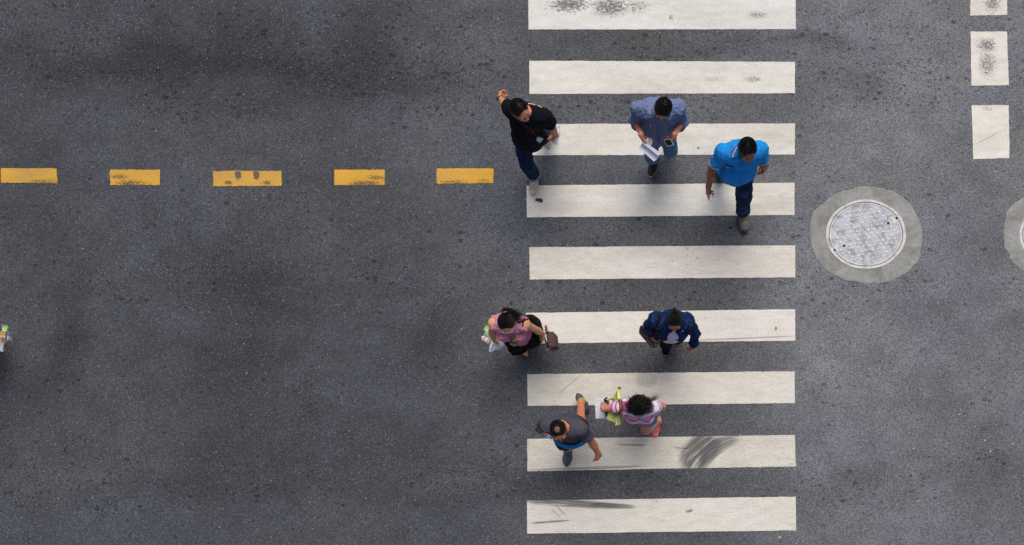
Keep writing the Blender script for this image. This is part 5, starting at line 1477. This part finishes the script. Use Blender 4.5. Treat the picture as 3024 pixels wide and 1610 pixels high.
for (a, b) in (((1600, 640), (1590, 520)), ((1660, 985), (1650, 1070))):
    MB().tube([D['Q'](*a, zt), D['Q']((a[0] + b[0]) / 2 + 20, (a[1] + b[1]) / 2, zt + .004), D['Q'](*b, zt - .01)], [.016, .014, .012], 8, flat=.5).build('end_tab', dkl, hb)
for (u, v) in ((1668, 650), (1690, 925), (1640, 1040), (1590, 535)):
    MB().lathe([(.010, 0), (.011, .002), (.009, .003), (.003, .0035)], Matrix.Translation(D['Q'](u, v, zt + .006)), 12).build('leather_patch', tanl, hb)
# two thin plastic bags in her near hand
def food_bags(fx, kR, lab_a, lab_b):
    vb = empty('vegetable_bag', fx(340, 680, kR.z - .08)); tag(vb, lab_a, 'plastic bag')
    film = clear_plastic('clear_film', (.95, .97, .95), .15, .20)
    zt = kR.z - .04
    pouch('film', [fx(368, 490, 0, 1), fx(420, 520, 0, 1), fx(440, 760, 0, 1), fx(400, 905, 0, 1), fx(235, 840, 0, 1), fx(265, 740, 0, 1), fx(320, 600, 0, 1)], zt - .10, kR + Vector((0, 0, -.03)), fx(350, 740, zt - .24), film, vb, .008, 8)
    green = solid('lettuce_green', (122, 178, 52), .6, .45, 70); pale = solid('pale_leaf', (198, 200, 140), .6, .3, 60)
    r = random.Random(4)
    for i in range(11):
        u, v = r.uniform(315, 405), r.uniform(540, 730); p = fx(u, v, zt - .09 + r.uniform(-.02, .015)); L = r.uniform(.020, .034); a = r.uniform(0, 6.28)
        Gd = [[p + Vector((math.cos(a), math.sin(a), 0)) * (i_ - 2) * L * .5 + Vector((-math.sin(a), math.cos(a), 0)) * (j_ - 1.5) * L * .5 * (1 - .12 * (i_ - 2) ** 2) + Vector((0, 0, r.uniform(-.008, .008))) for j_ in range(4)] for i_ in range(5)]
        MB().sheet(Gd, .0016).build('leaf', green if r.random() < .7 else pale, vb)
    pinkb = solid('pink_packet', (210, 150, 146), .5, .25, 60); whb = solid('white_packet', (220, 210, 206), .5, .15, 60)
    for i, (u, v, m_) in enumerate(((300, 810, pinkb), (345, 830, whb), (375, 860, pinkb), (275, 790, whb))):
        MB().box(.030, .045, .05, Matrix.Translation(fx(u, v, zt - .13)) @ Matrix.Rotation(R(-18 + 9 * i), 4, 'Z'), .004).build('packet', m_, vb)
    wb = empty('carrier_bag', fx(560, 900, kR.z - .2)); tag(wb, lab_b, 'plastic bag')
    wm = clear_plastic('white_film', (.93, .94, .97), .3, .95)
    pouch('film', [fx(440, 770, 0, 1), fx(500, 780, 0, 1), fx(555, 800, 0, 1), fx(580, 850, 0, 1), fx(635, 780, 0, 1), fx(700, 850, 0, 1), fx(770, 900, 0, 1), fx(740, 985, 0, 1), fx(600, 1010, 0, 1), fx(480, 1035, 0, 1), fx(430, 1080, 0, 1), fx(388, 1050, 0, 1), fx(415, 960, 0, 1), fx(410, 850, 0, 1)], kR.z - .12, kR + Vector((.0, -.01, -.02)), fx(560, 900, kR.z - .32), wm, wb, .012, 5)
    MB().tube([kR + Vector((.004, .01, .008)), kR + Vector((.0, -.02, .005)), fx(555, 850, kR.z - .08), fx(570, 930, kR.z - .12)], [.012, .012, .010, .006], 8, flat=.6).build('bag_handle', wm, wb)
fxD = lambda u, v, z=0, px=0: D['px'](u, v) if px else D['Q'](u, v, z)
food_bags(fxD, D['J']['knR'], 'clear bag of green vegetables held by the woman in pink', 'white plastic carrier bag held by the woman in pink')

# ================================================================ second woman in pink, almost wholly outside the left edge
yb = P(0, 955, 1.255).y
E_, sh2, tr2 = pink_woman('edge', 'person at the left edge of the picture, only a hand with bags showing',
    dict(crop=(0, 0, 1), pelvis=Vector((-7.43, yb - .02, .83)), neck=Vector((-7.28, yb, 1.29)), head=Vector((-7.25, yb - .01, 1.44)), shR=Vector((-7.43, yb + .02, 1.22)), shL=Vector((-7.06, yb - .01, 1.27)), yaw=-10,
         armR=dict(el=(-160, 985), wr=(-130, 1010), kn=(-120, 1020)), armL=dict(el3=Vector((-6.81, yb - .035, 1.10)), wr=(15, 985), kn=(20, 998), curl=(62, 75, 45), thumb=(30, 55)),
         footR=dict(xy=(-7.58, yb - .15), head=-10), footL=dict(xy=(-7.45, yb + .12), head=-8, pitch=20)))
hair(E_, 'tied', (14, 12, 14), .052, -.05, 120, 12, None, .006, tie=(-.01, -.105, .075))
kE = E_['J']['knL']
fxE = lambda u, v, z=0, px=0: ((64 - u / 7.214, 890 + v / 7.214) if px else P(64 - u / 7.214, 890 + v / 7.214, z))
food_bags(fxE, kE, 'clear bag of green vegetables at the left edge of the picture', 'white plastic carrier bag cut off by the left edge')

# ================================================================ woman in the denim jacket
W = person(dict(key='denim', label='woman in dark blue denim jacket over white top, hair tied back', crop=(1860, 890, 7.617), skin=(166, 112, 86), s=.93, hs=.87, woman=True, bust=.01,
    pelvis=(935, 640, .84), neck=(1000, 450, 1.32), head=(1008, 432, 1.465), yaw=0, pitch=2, shR=(585, 412, 1.275), shL=(1312, 448, 1.275), hipyaw=2,
    armR=dict(el=(428, 545), wr=(502, 765), kn=(528, 850), curl=(45, 55, 35), palm=(.8, .1, -.4), thumb=(40, 30)),
    armL=dict(el=(1462, 715), wr=(1428, 1010), kn=(1415, 1085), curl=(30, 35, 25), palm=(-.5, .8, 0), thumb=(35, 20)),
    footR=dict(toe=(795, 1222), head=-8), footL=dict(xy=(.36, 1.27), head=4, pitch=8)))
tee = top(W, 'white_top', fabric('white_jersey', (214, 216, 232), .85, .08), .012, 0, hem=-.08, neck_r=.075, neck_drop=.03, amp=.005, seed=41, bust=.012)
up_, lat_, fwd_, _, _ = W['fr']; J_ = W['J']; mid_ = J_['pelvis'].lerp(J_['neck'], .55)
jk = fabric('jacket_denim', (13, 36, 76), .85, .2, .35, (22, 50, 92))
jacket = top(W, 'denim_jacket', jk, .024, 1.88, (.057, .047), -.04, .070, .0, amp=.009, seed=42, bust=.012,
             open_front=[(mid_ + fwd_ * .19, [.068, .13, .30]), (J_['pelvis'] + fwd_ * .2 - up_ * .02, [.095, .16, .2])])
tr = trousers(W, fabric('black_denim', (18, 22, 32), .8, .2), .008, (.084, .068, .052), .86, .006, 43)
for sd in 'RL':
    shoe(W, sd, fabric('black_canvas', (14, 14, 16), .85), rubber_w, solid('silver_eyelets', (170, 170, 172), .4), None, .085, None, 'sneaker', 1.12)
cap, hm = hair(W, 'tied', (22, 18, 18), .046, -.05, 900, 14, None, .0, tie=(0, -.108, .055))
mb = MB(); lock(W, mb, [(0, -.100, .06), (0, -.120, .062), (.002, -.126, .045), (.003, -.116, .02)], .0026, 26, random.Random(5), .012, .5); mb.build('bun', hm, W['root'])
tree = bvh_of([jacket, tee, tr]); c = W['px']
seam = fabric('jacket_stitching', (86, 104, 140)); 
quad_on(tree, [c(800, 370), c(790, 560), c(690, 610), c(608, 590)], 'collar', jk, jacket, .012, .005, 6, 6, .004)
line_on(tree, [c(800, 370), c(700, 470), c(608, 590), c(690, 612)], .002, 'stitching', seam, jacket, .018)
quad_on(tree, [c(1205, 400), c(1190, 480), c(1200, 600), c(1338, 525)], 'collar', jk, jacket, .012, .005, 6, 6, .004)
line_on(tree, [c(1215, 410), c(1280, 455), c(1338, 525), c(1205, 602)], .002, 'stitching', seam, jacket, .018)
for pth in ([(535, 300), (500, 430), (560, 470)], [(1390, 430), (1400, 540), (1330, 640)], [(1300, 400), (1380, 440)], [(560, 380), (640, 400)], [(1165, 610), (1150, 700), (1135, 770)]):
    line_on(tree, [c(*q) for q in pth], .0018, 'stitching', seam, jacket, .001)
q, n = hit(tree, *c(1190, 660), .004)
MB().lathe([(.008, 0), (.008, .003), (.004, .005)], Matrix.Translation(q) @ n.to_track_quat('Z', 'Y').to_matrix().to_4x4(), 12).build('button', solid('steel_button', (170, 176, 190), .3, .1), jacket)
for q_ in (-1, 1): MB().lathe([(.004, 0), (.005, .003), (.002, .006)], Matrix.Translation(W['HM'] @ (Vector((q_ * .083, .0, -.03)) * W['hs'])), 8).build('earring', solid('pearl', (220, 210, 206), .3), W['root'])
# her black shoulder bag
bz = J_['wrR'].z
gb = empty('shoulder_bag', W['Q'](430, 760, bz - .2)); tag(gb, 'black leather shoulder bag at the denim-jacket woman\'s side', 'shoulder bag')
blkl = solid('black_leather', (18, 18, 21), .6, .2, 40, .2, 90)
S_ = Sdf(); a = W['Q'](315, 600, bz - .03); b = W['Q'](545, 880, bz - .12)
for f in (0, .33, .66, 1):
    p = a.lerp(b, f); S_.cone(p, p - Vector((0, 0, .20)), .020, .036, .05)
S_.cone(a, b, .022, .022, .04); S_.cone(a - Vector((0, 0, .2)), b - Vector((0, 0, .2)), .038, .038, .06); S_.cone(a - Vector((0, 0, .1)), b - Vector((0, 0, .1)), .034, .034, .06)
me = S_.mesh('bag_body', .007); wrinkle(me, .003, (12, 12, 8), 6); bagb = link('bag_body', me, blkl, gb)
tb = bvh_of([bagb]); zipm = solid('steel_zip', (150, 152, 156), .35, .1)
line_on(tb, [c(330, 590), c(400, 700), c(440, 800)], .004, 'zip', zipm, gb, .001)
line_on(tb, [c(300, 560), c(345, 600)], .005, 'zip_pull', zipm, gb, .004, 3)
line_on(tb, [c(380, 850), c(460, 930), c(540, 990)], .012, 'base_piping', solid('grey_piping', (96, 98, 104), .6), gb, .0, flat=.5)
st = [hit(tree, *c(u, v), .006)[0] for (u, v) in ((672, 300), (660, 380), (648, 450), (635, 530), (625, 610), (618, 690))]
st += [W['Q'](612, 770, bz + .06), W['Q'](600, 860, bz + .0)]
MB().tube(st, .020, 8, flat=.2, upv=(0, 0, 1)).build('strap', black_strap, gb)
kR = J_['knR']; pz = kR.z + .0
hp = empty('phone', W['Q'](625, 950, pz)); tag(hp, 'small dark phone with white edge held by the denim-jacket woman', 'phone')
q4 = [W['Q'](585, 900, pz + .01), W['Q'](668, 880, pz + .01), W['Q'](660, 960, pz - .02), W['Q'](575, 1000, pz - .02)]
MB().sheet(G(q4, 3), .009).build('case', solid('phone_edge', (196, 198, 204), .25, .05), hp, False); MB().sheet(G([p + Vector((0, -.001, .0056)) for p in q4], 3, .08), .0016).build('screen', MATS['phone_screen'], hp, False)
cord = MB().tube([W['Q'](690, 885, pz - .02), W['Q'](720, 860, pz - .03), W['Q'](760, 862, pz - .05), W['Q'](795, 880, pz - .04), W['Q'](800, 850, pz + .0), W['Q'](850, 832, pz + .02), W['Q'](900, 845, pz + .04), W['Q'](906, 800, pz + .10)], .003, 6).build('earphone_cord', white_m)
tag(cord, 'thin white earphone cord looping in front of the denim-jacket woman', 'cord')

# ================================================================ man in the grey T-shirt and sandals
Gm = person(dict(key='grey', label='man in grey T-shirt and dark shorts walking in sandals, thinning hair', crop=(1560, 1140, 5.273), skin=(196, 128, 94),
    pelvis=(645, 655, .89), neck=(530, 640, 1.41), head=(470, 685, 1.57), hs=.95, yaw=12, pitch=0, shR=(300, 606, 1.385), shL=(822, 676, 1.385), hipyaw=0,
    armR=dict(el=(188, 598), wr=(182, 690), kn=(215, 722), curl=(52, 62, 40), palm=(.7, .2, -.5), thumb=(35, 45)),
    armL=dict(el=(985, 868), wr=(1086, 1045), kn=(1112, 1122), curl=(32, 38, 28), palm=(-.7, .6, 0), thumb=(32, 30)),
    footR=dict(toe=(600, 1248), head=-6), footL=dict(toe=(922, 392), head=29, pitch=38), bare=True))
gt = fabric('grey_jersey', (74, 73, 84), .85, .12, .3)
sh = top(Gm, 't_shirt', gt, .017, .62, (.056, .064), -.07, .066, .0, amp=.007, seed=51)
tr = trousers(Gm, fabric('dark_shorts', (42, 44, 46), .85), .014, (.100, .094, .094), .44, .006, 52, 'shorts')
hair(Gm, 'short', (24, 19, 17), .062, -.05, 800, 18, ((0, -.004, .1195), (.024, .027, .011)), -.007)
glasses(Gm, (24, 24, 26))
webb = fabric('sandal_webbing', (84, 92, 104), .75, .2); trim_y = solid('yellow_edging', (190, 196, 60), .6)
for sd in 'RL':
    M_ = Gm['J']['F' + sd]
    hl_ = [((q * .036, .085, .045), (.016, .014, .020)) for q in (-1, 1)] + [((q * .030, .125, .046), (.013, .010, .018)) for q in (-1, 1)] + [((0, .118, .066), (.010, .016, .016)), ((-.016, .158, .052), (.010, .010, .014)), ((.018, .155, .050), (.009, .009, .014)), ((0, .080, .088), (.012, .012, .014))] + [((q * .036, .030, .060), (.014, .018, .016)) for q in (-1, 1)]
    o = shoe(Gm, sd, webb, rubber_k, None, None, .085, None, 'sandal', 1.10, hl_)
    MB().tube(catmull([M_ @ Vector(p) for p in ((-.036, .035, .098), (-.038, .0, .102), (-.03, -.035, .100), (0, -.050, .098), (.03, -.035, .100), (.038, .0, .102), (.036, .035, .098))], 3), .0038, 6).build('edging', trim_y, o)
wrist_band(Gm, 'R', rubber_k, .12, .0315, .012, 'watch_strap')
w_, e_ = Gm['J']['wrR'], Gm['J']['elR']; dd = (e_ - w_).normalized()
MB().lathe([(.019, 0), (.019, .010), (.015, .012)], Matrix.Translation(w_ + dd * .03 + Vector((-.028, .0, .014))) @ Matrix.Rotation(R(-60), 4, 'Y'), 14).build('watch', rubber_k, Gm['root'])
kR = Gm['J']['knR']
bottle('bottle', Gm['Q'](222, 690, kR.z + .02), Gm['Q'](362, 822, kR.z - .03), .030, 'white bottle with teal cap held by the man in grey T-shirt', solid('white_bottle', (214, 214, 216), .4, .05), solid('teal_cap', (70, 150, 150), .4))
tree = bvh_of([sh, tr]); c = Gm['px']
wbg = empty('waist_bag', Gm['Q'](690, 880, .82)); tag(wbg, 'bright blue waist bag with black trim on the grey-shirted man', 'waist bag')
up_, lat_, fwd_, plat_, pf_ = Gm['fr']; pe = Gm['J']['pelvis']
blue_n = fabric('blue_nylon', (22, 128, 200), .5, .1, .2)
def waist(z, rx, ry, a0, a1, n=11): return [pe + plat_ * rx * math.sin(R(a0 + (a1 - a0) * i / (n - 1))) + pf_ * ry * math.cos(R(a0 + (a1 - a0) * i / (n - 1))) + Vector((0, 0, z)) for i in range(n)]
S_ = Sdf(); wp_ = waist(-.09, .172, .165, 52, -78)
for a, b in zip(wp_[:-1], wp_[1:]): S_.cone(a, b, .046, .046, .02); S_.cone(a - Vector((0, 0, .03)), b - Vector((0, 0, .03)), .044, .044, .02)
me = S_.mesh('pouch', .0065); wrinkle(me, .003, (12, 12, 12), 8); link('pouch', me, blue_n, wbg)
MB().tube(waist(-.040, .178, .168, 54, -80), .014, 8).build('zip_band', rubber_k, wbg)
MB().tube(waist(-.150, .205, .205, 50, -76), .011, 8).build('lower_trim', rubber_k, wbg)
MB().tube(waist(-.160, .185, .190, 20, -70), .014, 8).build('red_base', fabric('dark_red_nylon', (120, 20, 36), .6), wbg)
MB().tube([pe + plat_ * .178 * math.sin(R(a)) + pf_ * .14 * math.cos(R(a)) + Vector((0, 0, -.07)) for a in range(55, 285, 15)], .014, 8, flat=.4).build('belt', black_strap, wbg)

# ================================================================ girl in the pink and white striped T-shirt
T = person(dict(key='stripe', label='girl in pink and white striped T-shirt, denim shorts and pink flip-flops', crop=(1730, 1120, 7.215), skin=(202, 146, 122), s=.92, woman=True, bust=.01,
    pelvis=(1200, 665, .83), neck=(1130, 610, 1.30), head=(1128, 590, 1.445), yaw=2, pitch=12, shR=(800, 585, 1.255), shL=(1432, 602, 1.255), hipyaw=0,
    armR=dict(el=(385, 625), wr=(395, 560), kn=(330, 560), curl=(45, 50, 35), palm=(.2, 0, -.9), thumb=(35, 30)),
    armL=dict(el=(1635, 575), wr=(1610, 600), kn=(1580, 640), curl=(40, 45, 30), thumb=(35, 30)),
    footL=dict(toe=(1452, 1238), head=-14, knee=(1290, 1080)), footR=dict(xy=(-.09, .37), head=0), bare=True))
stm, t = new_mat('striped_jersey')
at_ = t.node('ShaderNodeAttribute', attribute_name='stripe').outputs['Fac']
co_ = t.objco(); fr_ = t.m('FRACT', t.m('ADD', t.m('DIVIDE', at_, .058), t.m('MULTIPLY', t.m('SUBTRACT', t.noise(co_, 12, 2), .5), .05)))
t.put(t.bsdf.inputs['Base Color'], t.mix(t.ramp(fr_, .49, .53), lin((224, 222, 234)), lin((208, 98, 158)))); t.bsdf.inputs['Roughness'].default_value = .85
t.put(t.bsdf.inputs['Normal'], t.bump(t.noise(co_, 28, 3), .3, .02))
sh = top(T, 'striped_t_shirt', stm, .018, .46, (.060, .070), -.12, .070, .0, amp=.005, seed=61, bust=.012)
V = co_of(sh.data) + np.array(T['root'].location) + np.array(sh.location)
up_, lat_, fwd_, _, _ = T['fr']; J_ = T['J']
att = (V - np.array(J_['pelvis'])) @ np.array(up_) * .9
for sd in 'RL':
    a = np.array(J_['sh' + sd]); d = np.array((J_['el' + sd] - J_['sh' + sd]).normalized()); rel = V - a; tt = rel @ d
    rad = np.linalg.norm(rel - tt[:, None] * d, axis=1); m_ = (tt > .0) & (rad < .11) & (np.abs(rel @ np.array(lat_)) > .02)
    att = np.where(m_, .55 - tt, att)
sh.data.attributes.new('stripe', 'FLOAT', 'POINT').data.foreach_set('value', att.astype(np.float32))
tr = trousers(T, fabric('light_denim', (104, 136, 158), .85, .15, .3), .014, (.100, .098, .098), .23, .005, 62, 'denim_shorts')
pinkr = solid('hot_pink_rubber', (226, 28, 92), .5, .08)
for sd in 'RL': sandal(T, sd, pinkr, pinkr, .008)
cap, hm = hair(T, 'long', (15, 13, 14), .030, -.05, 1100, 22, None, .008, side=-.01)
mb = MB(); r_ = random.Random(9)
for (ax, ay, n_) in ((.105, .03, 60), (.11, -.03, 60), (.09, -.085, 60), (.03, -.115, 70), (-.04, -.115, 70), (-.10, -.08, 70), (-.125, -.02, 70), (-.11, .035, 50)):
    lock(T, mb, [(ax * .25, -.02 + ay * .3, .128), (ax * .7, ay * .75, .108), (ax * .98, ay * .95, .045), (ax * 1.02, ay * .95 + .01, -.04), (ax * 1.02, ay * .75 + .03, -.13)], .0030, n_, r_, .030)
lock(T, mb, [(-.10, -.04, .03), (-.14, -.07, .01), (-.175, -.095, .0), (-.215, -.10, -.01)], .0016, 40, r_, .03, .2)
lock(T, mb, [(.10, -.03, .03), (.135, -.035, .0), (.15, -.03, -.04)], .0016, 26, r_, .03, .2)
mb.build('loose_hair', hm, T['root'])
tree = bvh_of([sh, tr]); c = T['px']
line_on(tree, [c(1110, 850), c(1140, 862), c(1170, 850)], .004, 'neck_rib', fabric('pink_rib', (208, 110, 160)), sh, .002)
# yellow-green tote on her arm
zt = J_['shR'].z - .10
tot = empty('tote_bag', T['Q'](640, 640, zt - .3)); tag(tot, 'yellow-green tote bag with brown handles on the striped girl\'s arm', 'tote bag')
lime = fabric('lime_canvas', (176, 192, 104), .8, .1, .25); cream = fabric('cream_canvas_edge', (222, 220, 150), .8, .06); brl = solid('brown_leather_handle', (110, 58, 36), .45, .25, 80)
def panel(corners, mat, nm, zs, thick=.006, sag=.012):
    q = [T['Q'](u, v, z) for (u, v), z in zip(corners, zs)]
    Gd = [[q[0].lerp(q[1], i / 6).lerp(q[3].lerp(q[2], i / 6), j / 6) + Vector((0, 0, -sag * math.sin(math.pi * i / 6) * math.sin(math.pi * j / 6) + .004 * math.sin(i * 2.1 + j))) for j in range(7)] for i in range(7)]
    return MB().sheet(Gd, thick).build(nm, mat, tot)
pouch('bag_body', [c(640, 300), c(680, 420), c(700, 640), c(720, 800), c(650, 900), c(560, 860), c(500, 760), c(540, 560), c(590, 380)], zt - .12, T['Q'](640, 600, zt - .04), T['Q'](640, 640, zt - .42), lime, tot, .010, 12)
panel([(590, 385), (668, 235), (680, 440), (640, 480)], lime, 'side_panel', (zt - .06, zt - .01, zt - .02, zt - .06))
panel([(430, 435), (590, 385), (640, 440), (600, 440)], cream, 'side_panel', (zt - .10, zt - .05, zt - .06, zt - .10))
panel([(672, 225), (725, 185), (735, 410), (678, 415)], cream, 'gusset_edge', (zt - .01, zt + .0, zt + .04, zt + .03))
panel([(500, 620), (690, 690), (640, 930), (445, 845)], lime, 'side_panel', (zt - .06, zt - .02, zt - .05, zt - .09))
panel([(690, 720), (760, 760), (805, 885), (690, 905)], lime, 'side_panel', (zt - .03, zt - .05, zt - .09, zt - .06))
panel([(660, 755), (695, 745), (672, 985), (634, 985)], cream, 'gusset_edge', (zt + .0, zt + .02, zt - .01, zt - .03))
panel([(712, 745), (735, 735), (722, 960), (690, 990)], cream, 'gusset_edge', (zt + .02, zt + .0, zt - .02, zt - .02))
for (u, v, dv) in ((716, 195, 30), (672, 1005, 30)):
    MB().tube([T['Q'](u, v - dv, zt - .005), T['Q'](u, v, zt + .0), T['Q'](u + 4, v + dv, zt - .005)], [.012, .016, .012], 10, flat=.6).build('leather_corner', brl, tot)
tree2 = bvh_of([sh, T['body']])
for pth in ([(675, 425), (715, 470), (740, 560), (745, 640), (715, 700), (650, 740)], [(735, 410), (775, 480), (795, 570), (790, 650), (750, 710), (690, 735)]):
    line_on(tree2, [c(*q) for q in pth], .0085, 'handle', brl, tot, .010)
# papers under her arm
kz = J_['knR'].z
sheet_m, t = new_mat('printed_sheet')
q_ = t.pos(); n_ = t.noise(t.scale(q_, (30, 90, 1)), 1.6, 3, .7); ln_ = t.ramp(t.m('SINE', t.m('MULTIPLY', t.sep(q_)[1], 420.0)), .0, .5)
t.put(t.bsdf.inputs['Base Color'], t.mix(t.m('MULTIPLY', t.m('MULTIPLY', ln_, t.ramp(n_, .44, .56)), .55), lin((214, 212, 226)), lin((110, 106, 122)))); t.bsdf.inputs['Roughness'].default_value = .7
q4 = [T['Q'](193, 380, kz - .03), T['Q'](420, 385, kz - .01), T['Q'](445, 835, kz - .02), T['Q'](210, 838, kz - .04)]
pp = MB().sheet([[q4[0].lerp(q4[1], i / 5).lerp(q4[3].lerp(q4[2], i / 5), j / 6) + Vector((0, 0, .006 * math.sin(i * 1.1 + j * .7))) for j in range(7)] for i in range(6)], .002).build('printed_sheet', sheet_m)
tag(pp, 'printed sheet of paper under the arm of the striped girl', 'paper')
wal = empty('wallet', T['Q'](440, 620, kz)); tag(wal, 'black and brown wallet on the sheet held by the striped girl', 'wallet')
q4 = [T['Q'](385, 420, kz + .012), T['Q'](450, 380, kz + .022), T['Q'](500, 780, kz + .014), T['Q'](425, 800, kz + .004)]
MB().sheet(G(q4, 4), .016).build('cover', solid('black_cover', (20, 20, 22), .45), wal)
MB().sheet(G([p + Vector((.02, 0, .008)) for p in q4], 4, .12), .008).build('brown_flap', brl, wal)
